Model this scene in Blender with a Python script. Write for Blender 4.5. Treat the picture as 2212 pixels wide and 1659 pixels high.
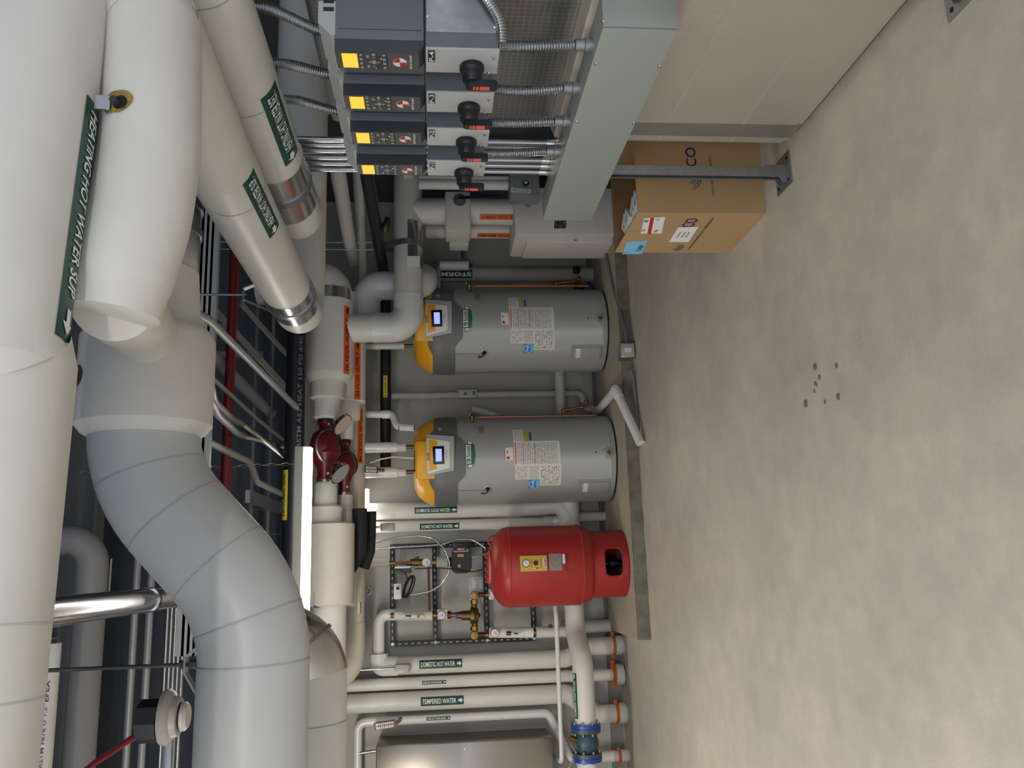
import bpy, bmesh, math, random
from mathutils import Vector, Matrix
random.seed(7)
SC = bpy.context.scene
COL = SC.collection
for o in list(bpy.data.objects): bpy.data.objects.remove(o)
PI = math.pi
# ------------------------------------------------------------------ camera (photo taken with the phone on its side)
FPX, CH = 1800.0, 1.55                      # focal length in pixels of the 2212 px frame, eye height
YAW, PITCH, ROLL = (math.radians(a) for a in (12.1, 5.46, 0.657))
cy, sy, cp, sp = math.cos(YAW), math.sin(YAW), math.cos(PITCH), math.sin(PITCH)
FW = Vector((sy*cp, cy*cp, -sp)); _R = Vector((cy, -sy, 0)); _U = _R.cross(FW)
RT = _R*math.cos(ROLL) - _U*math.sin(ROLL); UP = _R*math.sin(ROLL) + _U*math.cos(ROLL)
CAM = Vector((0, 0, CH))
cd = bpy.data.cameras.new('camera'); cam = bpy.data.objects.new('camera', cd); COL.objects.link(cam)
cd.sensor_fit = 'HORIZONTAL'; cd.sensor_width = 36.0; cd.lens = 36.0*FPX/2212; cd.clip_start = .05; cd.clip_end = 60
ax, ay, az = -UP, RT, -FW                   # picture right is world down, picture up is world right
cam.matrix_world = Matrix(((ax.x, ay.x, az.x, CAM.x), (ax.y, ay.y, az.y, CAM.y), (ax.z, ay.z, az.z, CAM.z), (0, 0, 0, 1)))
SC.camera = cam
# ------------------------------------------------------------------ daylight from the open side of the room, exposure
W = bpy.data.worlds.new('world'); SC.world = W; W.use_nodes = True
W.node_tree.nodes['Background'].inputs[0].default_value = (.78, .86, 1.0, 1)
W.node_tree.nodes['Background'].inputs[1].default_value = .75
SC.view_settings.view_transform = 'Standard'; SC.view_settings.look = 'None'
SC.view_settings.exposure = 0.78; SC.view_settings.gamma = 1.0; SC.view_settings.use_curve_mapping = False
# ------------------------------------------------------------------ measuring: photo pixel + a known plane -> point of the room
def ray(x, y): return FW*FPX + RT*(829.5-y) + UP*(1106-x)
def at(x, y, Y=None, X=None, Z=None):
    d = ray(x, y)
    t = Y/d.y if Y is not None else (X/d.x if X is not None else (Z-CH)/d.z)
    return CAM + d*t
def ppm(p): return FPX/((Vector(p)-CAM).dot(FW))
# ------------------------------------------------------------------ materials
def lin(c):
    return tuple(((v/255)/12.92 if v/255 <= .04045 else ((v/255+.055)/1.055)**2.4) for v in c)
MATS = {}
def M(name, rgb=None, rough=.5, metal=0., var=.0, vscale=6., bump=0., bscale=60., emit=0., coat=0., spec=None, alpha=None, rgb2=None, tr=0.):
    if name in MATS: return MATS[name]
    m = bpy.data.materials.new(name); m.use_nodes = True; MATS[name] = m
    nt = m.node_tree; b = nt.nodes['Principled BSDF']; c = lin(rgb)
    b.inputs['Base Color'].default_value = (*c, 1); b.inputs['Roughness'].default_value = rough; b.inputs['Metallic'].default_value = metal
    if coat: b.inputs['Coat Weight'].default_value = coat; b.inputs['Coat Roughness'].default_value = .15
    if spec is not None: b.inputs['Specular IOR Level'].default_value = spec
    if tr: b.inputs['Transmission Weight'].default_value = tr
    if alpha is not None: b.inputs['Alpha'].default_value = alpha
    if emit: b.inputs['Emission Color'].default_value = (*c, 1); b.inputs['Emission Strength'].default_value = emit
    if var or bump:
        tc = nt.nodes.new('ShaderNodeTexCoord')
    if var:
        n = nt.nodes.new('ShaderNodeTexNoise'); n.inputs['Scale'].default_value = vscale; n.inputs['Detail'].default_value = 6; n.inputs['Roughness'].default_value = .6
        nt.links.new(tc.outputs['Object'], n.inputs['Vector'])
        r = nt.nodes.new('ShaderNodeValToRGB')
        c2 = lin(rgb2) if rgb2 else tuple(v*(1-var) for v in c)
        r.color_ramp.elements[0].position = .33; r.color_ramp.elements[1].position = .68
        r.color_ramp.elements[0].color = (*c2, 1); r.color_ramp.elements[1].color = (*(min(1, v*(1+var*.35)) for v in c), 1)
        nt.links.new(n.outputs['Fac'], r.inputs[0]); nt.links.new(r.outputs[0], b.inputs['Base Color'])
    if bump:
        n = nt.nodes.new('ShaderNodeTexNoise'); n.inputs['Scale'].default_value = bscale; n.inputs['Detail'].default_value = 4
        nt.links.new(tc.outputs['Object'], n.inputs['Vector'])
        bp = nt.nodes.new('ShaderNodeBump'); bp.inputs['Strength'].default_value = bump; bp.inputs['Distance'].default_value = .01
        nt.links.new(n.outputs['Fac'], bp.inputs['Height']); nt.links.new(bp.outputs[0], b.inputs['Normal'])
    return m
def print_mat(name, bg, ink, rows, dens=.5, rough=.5):
    """paper with rows of fine print (too small to read): uses the uv of the patch"""
    if name in MATS: return MATS[name]
    m = M(name, bg, rough); nt = m.node_tree; b = nt.nodes['Principled BSDF']; N = nt.nodes.new; L = nt.links.new
    tc = N('ShaderNodeTexCoord'); sx = N('ShaderNodeSeparateXYZ'); L(tc.outputs['UV'], sx.inputs[0])
    mu = N('ShaderNodeMath'); mu.operation = 'MULTIPLY'; mu.inputs[1].default_value = rows; L(sx.outputs[1], mu.inputs[0])
    fr = N('ShaderNodeMath'); fr.operation = 'FRACT'; L(mu.outputs[0], fr.inputs[0])
    gt = N('ShaderNodeMath'); gt.operation = 'GREATER_THAN'; gt.inputs[1].default_value = .5; L(fr.outputs[0], gt.inputs[0])
    fl = N('ShaderNodeMath'); fl.operation = 'FLOOR'; L(mu.outputs[0], fl.inputs[0])
    cx = N('ShaderNodeCombineXYZ'); mx = N('ShaderNodeMath'); mx.operation = 'MULTIPLY'; mx.inputs[1].default_value = rows*1.3; L(sx.outputs[0], mx.inputs[0])
    my = N('ShaderNodeMath'); my.operation = 'MULTIPLY'; my.inputs[1].default_value = 7.3; L(fl.outputs[0], my.inputs[0])
    L(mx.outputs[0], cx.inputs[0]); L(my.outputs[0], cx.inputs[1])
    no = N('ShaderNodeTexNoise'); no.inputs['Scale'].default_value = 1.3; no.inputs['Detail'].default_value = 2; L(cx.outputs[0], no.inputs[0])
    g2 = N('ShaderNodeMath'); g2.operation = 'GREATER_THAN'; g2.inputs[1].default_value = 1-dens; L(no.outputs['Fac'], g2.inputs[0])
    # empty margin
    def inside(o):
        a = N('ShaderNodeMath'); a.operation = 'COMPARE'; a.inputs[1].default_value = .5; a.inputs[2].default_value = .44; L(o, a.inputs[0]); return a
    a1, a2 = inside(sx.outputs[0]), inside(sx.outputs[1])
    v = gt.outputs[0]
    for o in (g2, a1, a2):
        k = N('ShaderNodeMath'); k.operation = 'MULTIPLY'; L(v, k.inputs[0]); L(o.outputs[0], k.inputs[1]); v = k.outputs[0]
    mix = N('ShaderNodeMix'); mix.data_type = 'RGBA'; mix.inputs[6].default_value = (*lin(bg), 1); mix.inputs[7].default_value = (*lin(ink), 1)
    L(v, mix.inputs[0]); L(mix.outputs[2], b.inputs['Base Color'])
    return m
# ------------------------------------------------------------------ mesh collector
def V(*a): return Vector(a)
class G:
    def __init__(s): s.v = []; s.f = []; s.uv = []
    def add(s, vs, fs, uvs=None):
        b = len(s.v); s.v += [Vector(p) for p in vs]; s.f += [[b+i for i in f] for f in fs]
        s.uv += uvs if uvs else [(0, 0)]*len(vs); return s
    def xform(s, mat): s.v = [mat @ p for p in s.v]; return s
    def box(s, lo, hi, bev=0.):
        lo, hi = Vector(lo), Vector(hi)
        lo, hi = V(*(min(a, b) for a, b in zip(lo, hi))), V(*(max(a, b) for a, b in zip(lo, hi)))
        if bev:
            bm = bmesh.new(); bmesh.ops.create_cube(bm, size=1, matrix=Matrix.Translation((lo+hi)/2) @ Matrix.Diagonal((*(hi-lo), 1)))
            bmesh.ops.bevel(bm, geom=list(bm.edges), offset=min(bev, .45*min(hi-lo)), segments=2, affect='EDGES', profile=.5)
            bm.verts.index_update(); s.add([v.co.copy() for v in bm.verts], [[v.index for v in f.verts] for f in bm.faces]); bm.free(); return s
        x0, y0, z0 = lo; x1, y1, z1 = hi
        return s.add([(x0,y0,z0),(x1,y0,z0),(x1,y1,z0),(x0,y1,z0),(x0,y0,z1),(x1,y0,z1),(x1,y1,z1),(x0,y1,z1)],
                     [(0,3,2,1),(4,5,6,7),(0,1,5,4),(1,2,6,5),(2,3,7,6),(3,0,4,7)])
    def bar(s, p, q, w, d, up=(0, 0, 1)):
        """rectangular bar from p to q, w across, d along up"""
        p, q = Vector(p), Vector(q); a = (q-p).normalized(); u = Vector(up); u = (u-a*u.dot(a)).normalized(); r = a.cross(u)
        vs = [c+r*i*w/2+u*j*d/2 for c in (p, q) for i, j in ((-1,-1),(1,-1),(1,1),(-1,1))]
        return s.add(vs, [(0,1,2,3),(7,6,5,4),(0,4,5,1),(1,5,6,2),(2,6,7,3),(3,7,4,0)])
    def tube(s, pts, r, seg=20, cap=True, closed=False):
        pts = [Vector(p) for p in pts]; n = len(pts); rs = r if isinstance(r, (list, tuple)) else [r]*n
        tan = []
        for i in range(n):
            a = pts[(i-1) % n] if (i or closed) else pts[0]; b = pts[(i+1) % n] if (i < n-1 or closed) else pts[-1]
            t = b-a; tan.append(t.normalized() if t.length > 1e-9 else V(0, 0, 1))
        t0 = tan[0]; u = V(0, 0, 1) if abs(t0.z) < .9 else V(1, 0, 0); u = (u-t0*u.dot(t0)).normalized(); vs = []
        for i in range(n):
            t = tan[i]; u = (u-t*u.dot(t)).normalized(); w = t.cross(u)
            vs += [pts[i]+(u*math.cos(k*2*PI/seg)+w*math.sin(k*2*PI/seg))*rs[i] for k in range(seg)]
        fs = [(i*seg+k, i*seg+(k+1) % seg, ((i+1) % n)*seg+(k+1) % seg, ((i+1) % n)*seg+k) for i in range(n if closed else n-1) for k in range(seg)]
        if cap and not closed: fs += [tuple(reversed(range(seg))), tuple((n-1)*seg+k for k in range(seg))]
        return s.add(vs, fs)
    def lathe(s, prof, c=(0, 0, 0), axis=(0, 0, 1), seg=32, a0=0., a1=2*PI, ref=None):
        """profile [(radius, height)] turned about axis through c; ref is the direction of angle 0"""
        c, ax = Vector(c), Vector(axis).normalized()
        u = Vector(ref) if ref else (V(1, 0, 0) if abs(ax.x) < .9 else V(0, 1, 0)); u = (u-ax*u.dot(ax)).normalized(); w = ax.cross(u)
        full = abs(a1-a0-2*PI) < 1e-6; n = seg if full else seg+1; vs = []
        for (r, h) in prof:
            vs += [c+ax*h+(u*math.cos(a0+(a1-a0)*k/seg)+w*math.sin(a0+(a1-a0)*k/seg))*max(r, 1e-5) for k in range(n)]
        fs = []
        for i in range(len(prof)-1):
            for k in range(seg):
                k2 = (k+1) % n
                fs.append((i*n+k, i*n+k2, (i+1)*n+k2, (i+1)*n+k))
        return s.add(vs, fs)
    def cyl(s, p, q, r, seg=20, r2=None): return s.tube([p, q], [r, r if r2 is None else r2], seg)
    def prism(s, poly, O, u, v, depth):
        """polygon (a,b) in plane O+u*a+v*b, pushed out along u x v by depth"""
        O, u, v = Vector(O), Vector(u).normalized(), Vector(v).normalized(); n = u.cross(v); k = len(poly)
        vs = [O+u*a+v*b for a, b in poly]+[O+u*a+v*b+n*depth for a, b in poly]
        xs = [a for a, b in poly]; ys = [b for a, b in poly]; wx = max(xs)-min(xs) or 1; wy = max(ys)-min(ys) or 1
        uv = [((a-min(xs))/wx, (b-min(ys))/wy) for a, b in poly]*2
        return s.add(vs, [tuple(reversed(range(k))), tuple(range(k, 2*k))]+[(i, (i+1) % k, k+(i+1) % k, k+i) for i in range(k)], uv)
    def ball(s, c, r, seg=16, squash=(1, 1, 1)):
        c = Vector(c); prof = [(math.sin(PI*i/10)*1, -math.cos(PI*i/10)) for i in range(11)]
        g = G().lathe([(a*r, b*r) for a, b in prof], seg=seg); return s.add([c+V(p.x*squash[0], p.y*squash[1], p.z*squash[2]) for p in g.v], g.f)
def fillet(pts, r, n=7):
    pts = [Vector(p) for p in pts]; out = [pts[0]]
    for i in range(1, len(pts)-1):
        rr = r[i-1] if isinstance(r, (list, tuple)) else r
        a, b, c = pts[i-1], pts[i], pts[i+1]; d1, d2 = (a-b), (c-b); l1, l2 = d1.length, d2.length; d1.normalize(); d2.normalize()
        ang = d1.angle(d2)
        if ang > PI-.02 or rr <= 0: out.append(b); continue
        t = min(rr/math.tan(ang/2), l1*.499, l2*.499); R = t*math.tan(ang/2)
        ctr = b+(d1+d2).normalized()*(R/math.sin(ang/2)); e1, e2 = (b+d1*t-ctr), (b+d2*t-ctr); tot = e1.angle(e2)
        for k in range(n+1):
            f = k/n; out.append(ctr+(e1*math.sin((1-f)*tot)+e2*math.sin(f*tot))/math.sin(tot))
    return out+[pts[-1]]
def rrect(w, h, r, n=4, ox=0, oy=0):
    r = min(r, w*.499, h*.499); o = []
    for cx_, cy_, a in ((w/2-r, h/2-r, 0), (-w/2+r, h/2-r, PI/2), (-w/2+r, -h/2+r, PI), (w/2-r, -h/2+r, 1.5*PI)):
        o += [(ox+cx_+r*math.cos(a+k*PI/2/n), oy+cy_+r*math.sin(a+k*PI/2/n)) for k in range(n+1)]
    return o
def circle(r, n=20, ox=0, oy=0): return [(ox+r*math.cos(2*PI*k/n), oy+r*math.sin(2*PI*k/n)) for k in range(n)]
# ------------------------------------------------------------------ objects
ROOTPOS = {}
def link_mesh(name, me, base, parent):
    o = bpy.data.objects.new(name, me); COL.objects.link(o); o.location = base
    if parent is not None:
        o.parent = parent; p = parent; acc = Vector((0, 0, 0))
        o.location = base - ROOTPOS[parent.name]
    ROOTPOS[o.name] = Vector(base); return o
def mk(name, g, mat, parent=None, ang=38, base=None, smooth=True):
    if base is None:
        xs = [p.x for p in g.v]; ys = [p.y for p in g.v]; zs = [p.z for p in g.v]
        base = V((min(xs)+max(xs))/2, (min(ys)+max(ys))/2, min(zs))
    me = bpy.data.meshes.new(name); me.from_pydata([tuple(p-base) for p in g.v], [], g.f)
    bm = bmesh.new(); bm.from_mesh(me); bmesh.ops.recalc_face_normals(bm, faces=bm.faces); bm.to_mesh(me); bm.free()
    if any(u != (0, 0) for u in g.uv):
        ul = me.uv_layers.new(name='UVMap')
        for l in me.loops: ul.data[l.index].uv = g.uv[l.vertex_index]
    if smooth:
        for p in me.polygons: p.use_smooth = True
        me.set_sharp_from_angle(angle=math.radians(ang))
    me.materials.append(mat if isinstance(mat, bpy.types.Material) else MATS[mat])
    return link_mesh(name, me, base, parent)
def tag(o, label, cat, group=None):
    o['label'] = label; o['category'] = cat
    if group: o['group'] = group
    return o
def thing(name, label, cat, loc, group=None):
    o = bpy.data.objects.new(name, None); COL.objects.link(o); o.location = loc; o.empty_display_size = .05
    ROOTPOS[o.name] = Vector(loc); return tag(o, label, cat, group)
def struct(name, g, mat, **k):
    o = mk(name, g, mat, **k); o['kind'] = 'structure'; return o
def dup(root, loc, label=None):
    r = root.copy(); COL.objects.link(r); r.location = loc; ROOTPOS[r.name] = Vector(loc)
    if label: r['label'] = label
    for ch in list(root.children):
        c = ch.copy(); COL.objects.link(c); c.parent = r
        for s in ch.children:
            d = s.copy(); COL.objects.link(d); d.parent = c
    return r
# ------------------------------------------------------------------ lettering
_tx = {}
def text_geo(body, slant=0.):
    key = (body, slant)
    if key not in _tx:
        cu = bpy.data.curves.new('t', 'FONT'); cu.body = body; cu.size = 1; cu.align_x = 'CENTER'; cu.align_y = 'CENTER'; cu.resolution_u = 3; cu.shear = slant; cu.offset = .012
        o = bpy.data.objects.new('t', cu); COL.objects.link(o); dg = bpy.context.evaluated_depsgraph_get(); dg.update()
        me = bpy.data.meshes.new_from_object(o.evaluated_get(dg)); bm = bmesh.new(); bm.from_mesh(me)
        for k in range(-2, 3):
            bmesh.ops.bisect_plane(bm, geom=list(bm.verts)+list(bm.edges)+list(bm.faces), plane_co=(0, k*.16, 0), plane_no=(0, 1, 0))
        bm.verts.index_update(); vs = [v.co.copy() for v in bm.verts]; fs = [[v.index for v in f.verts] for f in bm.faces]; bm.free()
        bpy.data.objects.remove(o); bpy.data.curves.remove(cu); bpy.data.meshes.remove(me)
        xs = [v.x for v in vs]; ys = [v.y for v in vs]; cx_, cy_ = (min(xs)+max(xs))/2, (min(ys)+max(ys))/2
        _tx[key] = ([(v.x-cx_, v.y-cy_) for v in vs], fs, max(xs)-min(xs), max(ys)-min(ys))
    return _tx[key]
def text(name, body, mapf, w, h, mat, parent, ox=0, oy=0, slant=0.):
    """letters stretched to w x h and laid on a surface by mapf(s, q)"""
    vs, fs, tw, th = text_geo(body, slant); g = G()
    g.add([mapf(ox+x*w/tw, oy+y*h/th) for x, y in vs], fs)
    return mk(name, g, mat, parent, smooth=False)
def flat(O, u, v, off=.0015):
    O, u, v = Vector(O), Vector(u).normalized(), Vector(v).normalized(); n = u.cross(v)
    return lambda s, q: O+u*s+v*q+n*off
def wrapc(O, a, n, r, axial=True, off=.002, flip=1):
    """surface of a cylinder: O on its axis, a its axis direction, n outward at the middle; reading runs along a (axial) or around"""
    O, a, n = Vector(O), Vector(a).normalized(), Vector(n); n = (n-a*n.dot(a)).normalized(); t = n.cross(a)*flip
    R = r+off
    if axial: return lambda s, q: O+a*s+(n*math.cos(q/r)+t*math.sin(q/r))*R
    return lambda s, q: O+a*q+(n*math.cos(s/r)+t*math.sin(s/r))*R
def sheet(name, mapf, w, h, mat, parent, ox=0, oy=0, nx=8, ny=8):
    vs = []; uv = []
    for j in range(ny+1):
        for i in range(nx+1):
            vs.append(mapf(ox-w/2+w*i/nx, oy-h/2+h*j/ny)); uv.append((i/nx+1e-4, j/ny))
    return mk(name, G().add(vs, [(j*(nx+1)+i, j*(nx+1)+i+1, (j+1)*(nx+1)+i+1, (j+1)*(nx+1)+i) for j in range(ny) for i in range(nx)], uv), mat, parent)
def poly_on(name, mapf, poly, mat, parent):
    """polygon laid on a surface; cut into narrow strips so that it follows a curve"""
    bm = bmesh.new(); bm.faces.new([bm.verts.new((a, b, 0)) for a, b in poly])
    for ax_ in (0, 1):
        c = [p[ax_] for p in poly]; lo, hi = min(c), max(c); n = min(10, int((hi-lo)/.018)); no = (1, 0, 0) if ax_ == 0 else (0, 1, 0)
        for k in range(1, n): bmesh.ops.bisect_plane(bm, geom=list(bm.verts)+list(bm.edges)+list(bm.faces), plane_co=tuple((lo+(hi-lo)*k/n)*q for q in no), plane_no=no)
    bm.verts.index_update(); g = G().add([mapf(v.co.x, v.co.y) for v in bm.verts], [[v.index for v in f.verts] for f in bm.faces]); bm.free()
    return mk(name, g, mat, parent, smooth=False)
def arrow_poly(cx_, cy_, w, h, d=1):
    return [(cx_+d*a*w, cy_+b*h) for a, b in ((-.5,-.2),(.05,-.2),(.05,-.5),(.5,0),(.05,.5),(.05,.2),(-.5,.2))][::d]
def pipe_tag(parent, O, a, n, r, w, h, body, bg, fg, arrow=1, slant=0., flip=1):
    """wrap-around flow label: text along the axis, arrow at the end (arrow=1), start (-1) or none (0); arrow=2 end pointing back"""
    mf0 = wrapc(O, a, n, r, True, .0012, flip); mf1 = wrapc(O, a, n, r, True, .0032, flip)
    lab = sheet('pipe_label', mf0, w, h, bg, parent, nx=2, ny=8)
    k = .13*w if arrow else 0
    text('lettering', body, mf1, (w-k)*.9, h*.52, fg, lab, ox=(-k/2 if arrow in (1, 2) else k/2), slant=slant)
    if arrow:
        side = 1 if arrow in (1, 2) else -1; d = 1 if arrow in (1,) else -1
        poly_on('arrow', mf1, arrow_poly(side*(w/2-k*.55), 0, k*.75, h*.6, d), fg, lab)
    return lab
def pt(x, y, Y): return at(x, y, Y=Y)
def px_r(x, y, Y, w): return w/2/ppm(at(x, y, Y=Y))
# ================================================================== materials
M('white_jacket', (214, 212, 206), .42, var=.05, vscale=5, bump=.10, bscale=22)
M('canvas_jacket', (210, 207, 200), .6, var=.06, vscale=4, bump=.16, bscale=26)
M('pvc_jacket', (218, 218, 216), .28, coat=.15)
M('cream_jacket', (206, 200, 186), .5, var=.05, bump=.08, bscale=25)
M('grey_jacket', (186, 188, 188), .36, var=.03, vscale=3)
M('aluminium', (214, 214, 214), .2, 1., var=.06, vscale=9)
M('galv', (160, 163, 166), .38, .9, var=.16, vscale=25)
M('emt', (172, 174, 176), .26, .95)
M('flex_steel', (176, 178, 180), .24, .95)
M('dark_steel', (70, 72, 74), .5, .6)
M('stainless', (150, 144, 136), .3, 1.)
M('black_pipe', (30, 33, 40), .42, .1, var=.1)
M('black_paint', (22, 24, 27), .38)
M('black_plastic', (24, 26, 30), .45)
M('black_foam', (26, 27, 30), .85, bump=.2, bscale=80)
M('black_rubber', (18, 18, 20), .5)
M('sprinkler_red', (122, 26, 32), .38)
M('tank_red', (166, 40, 38), .42, var=.10, vscale=3.5, bump=.05, bscale=120)
M('flange_red', (180, 54, 50), .45)
M('pump_red', (104, 24, 34), .34)
M('brass', (150, 122, 66), .32, .9)
M('bronze', (112, 94, 58), .42, .85)
M('copper', (160, 108, 80), .34, .9)
M('dark_copper', (110, 70, 52), .4, .9)
M('chrome', (210, 210, 208), .1, 1.)
M('tag_green', (10, 72, 56), .35)
M('tag_orange', (226, 96, 42), .45)
M('tag_yellow', (214, 196, 60), .45)
M('ink_white', (236, 238, 238), .5)
M('ink_black', (16, 16, 18), .5)
M('ink_grey', (90, 92, 96), .6)
M('ink_blue', (30, 38, 92), .5)
M('ink_red', (176, 30, 36), .5)
M('sky_blue_paper', (120, 190, 230), .6)
M('paper', (228, 228, 224), .55)
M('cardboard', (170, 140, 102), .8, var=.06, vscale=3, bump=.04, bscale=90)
M('cardboard_shaded', (134, 106, 76), .85)  # shaded copy of cardboard: the open box's inner shade is in the colour
M('tape', (176, 146, 104), .25)
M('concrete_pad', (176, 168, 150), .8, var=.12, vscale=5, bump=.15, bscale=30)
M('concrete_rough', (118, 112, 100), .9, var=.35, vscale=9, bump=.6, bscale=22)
M('wall_paint', (178, 176, 170), .6, var=.03, vscale=1.5)
M('dark_paint', (70, 77, 88), .8)
M('ceiling_paint', (70, 78, 90), .85)
M('beam_grey', (112, 116, 122), .6)
M('conduit_grey', (164, 166, 168), .42, .35)
M('heater_grey', (166, 167, 166), .34, .1, var=.03, vscale=4)
M('heater_dark', (104, 106, 107), .42)
M('heater_yellow', (236, 172, 34), .35)
M('panel_grey', (176, 176, 174), .4)
M('panel_white', (226, 226, 224), .35)
M('lcd_black', (14, 16, 18), .25)
M('lcd_blue', (150, 164, 238), .4, emit=.75)
M('lcd_amber', (255, 158, 40), .4, emit=.85)
M('led_amber', (255, 180, 60), .4, emit=2.)
M('led_green', (140, 230, 70), .4, emit=1.5)
M('drive_grey', (98, 105, 112), .5)
M('drive_dark', (58, 63, 70), .5)
M('drive_light', (176, 178, 178), .45)
M('drive_black', (16, 20, 28), .5)
M('keypad', (44, 46, 50), .4)
M('key_grey', (150, 152, 152), .5)
M('keypad_low', (78, 76, 74), .45)
M('handle_red', (226, 92, 84), .45)
M('wireway', (150, 156, 152), .45, .1)
M('valve_blue', (28, 66, 170), .35)
M('valve_teal', (54, 78, 90), .45)
M('caulk_orange', (196, 100, 52), .7)
M('gauge_face', (226, 224, 230), .3); M('gauge_glass', (170, 172, 176), .12, .3)
M('glass_wool', (150, 132, 62), .95, var=.5, vscale=40, bump=.8, bscale=70)
M('beige_plastic', (176, 168, 160), .35)
M('poly_bag', (214, 216, 216), .15, alpha=.35)
M('light_housing', (205, 203, 196), .4)
M('gold_sticker', (210, 178, 60), .4)
M('nameplate', (146, 138, 124), .35, .5, var=.15, vscale=60)
M('lime', (168, 176, 52), .5)
M('navy', (32, 62, 128), .5)
M('energy_blue', (40, 140, 214), .45)
M('smith_green', (20, 112, 74), .4)
M('strut_green', (14, 18, 18), .5)
M('slot_light', (150, 150, 146), .5)
M('pvc_white', (222, 222, 218), .3)
M('label_gold', (206, 170, 62), .4)
M('dark_hole', (12, 13, 16), .8)
print_mat('print_fine', (224, 222, 216), (146, 144, 140), 26, .55)
print_mat('print_mid', (224, 222, 216), (110, 108, 106), 12, .5)
print_mat('print_plate', (150, 144, 130), (104, 98, 88), 12, .55)
print_mat('print_dark', (40, 38, 40), (190, 186, 182), 8, .45)
print_mat('print_scale', (222, 224, 222), (60, 62, 64), 9, .55)
print_mat('print_lcd', (152, 166, 240), (96, 106, 190), 6, .42)
MATS['print_lcd'].node_tree.nodes['Principled BSDF'].inputs['Emission Color'].default_value = (.32, .38, .85, 1)
MATS['print_lcd'].node_tree.nodes['Principled BSDF'].inputs['Emission Strength'].default_value = .6
def floor_mat():
    m = M('floor_concrete', (176, 168, 152), .5); nt = m.node_tree; N = nt.nodes.new; L = nt.links.new; b = nt.nodes['Principled BSDF']
    tc = N('ShaderNodeTexCoord')
    def noise(sc, det=6, ro=.6, st=None):
        n = N('ShaderNodeTexNoise'); n.inputs['Scale'].default_value = sc; n.inputs['Detail'].default_value = det; n.inputs['Roughness'].default_value = ro
        if st:
            mp = N('ShaderNodeMapping'); mp.inputs['Scale'].default_value = st; L(tc.outputs['Object'], mp.inputs[0]); L(mp.outputs[0], n.inputs[0])
        else: L(tc.outputs['Object'], n.inputs[0])
        return n
    a = noise(1.1); r = N('ShaderNodeValToRGB'); e = r.color_ramp.elements
    e[0].position, e[1].position = .34, .66; e[0].color = (*lin((180, 176, 168)), 1); e[1].color = (*lin((200, 194, 181)), 1); L(a.outputs['Fac'], r.inputs[0])
    c = noise(7, 8, .65); r2 = N('ShaderNodeValToRGB'); e = r2.color_ramp.elements
    e[0].position, e[1].position = .38, .62; e[0].color = (.9, .9, .9, 1); e[1].color = (1.04, 1.03, 1.0, 1); L(c.outputs['Fac'], r2.inputs[0])
    mx = N('ShaderNodeMix'); mx.data_type = 'RGBA'; mx.blend_type = 'MULTIPLY'; mx.inputs[0].default_value = 1; L(r.outputs[0], mx.inputs[6]); L(r2.outputs[0], mx.inputs[7])
    d = noise(3.2, 5, .7, (1, .35, 1)); r3 = N('ShaderNodeValToRGB'); e = r3.color_ramp.elements
    e[0].position, e[1].position = .62, .74; e[0].color = (1, 1, 1, 1); e[1].color = (.86, .87, .88, 1); L(d.outputs['Fac'], r3.inputs[0])
    m2 = N('ShaderNodeMix'); m2.data_type = 'RGBA'; m2.blend_type = 'MULTIPLY'; m2.inputs[0].default_value = 1; L(mx.outputs[2], m2.inputs[6]); L(r3.outputs[0], m2.inputs[7])
    L(m2.outputs[2], b.inputs['Base Color'])
    rr = N('ShaderNodeMapRange'); rr.inputs[3].default_value = .38; rr.inputs[4].default_value = .6; L(c.outputs['Fac'], rr.inputs[0]); L(rr.outputs[0], b.inputs['Roughness'])
    bp = N('ShaderNodeBump'); bp.inputs['Strength'].default_value = .12; bp.inputs['Distance'].default_value = .01; L(noise(45).outputs['Fac'], bp.inputs['Height']); L(bp.outputs[0], b.inputs['Normal'])
    return m
floor_mat()
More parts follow.
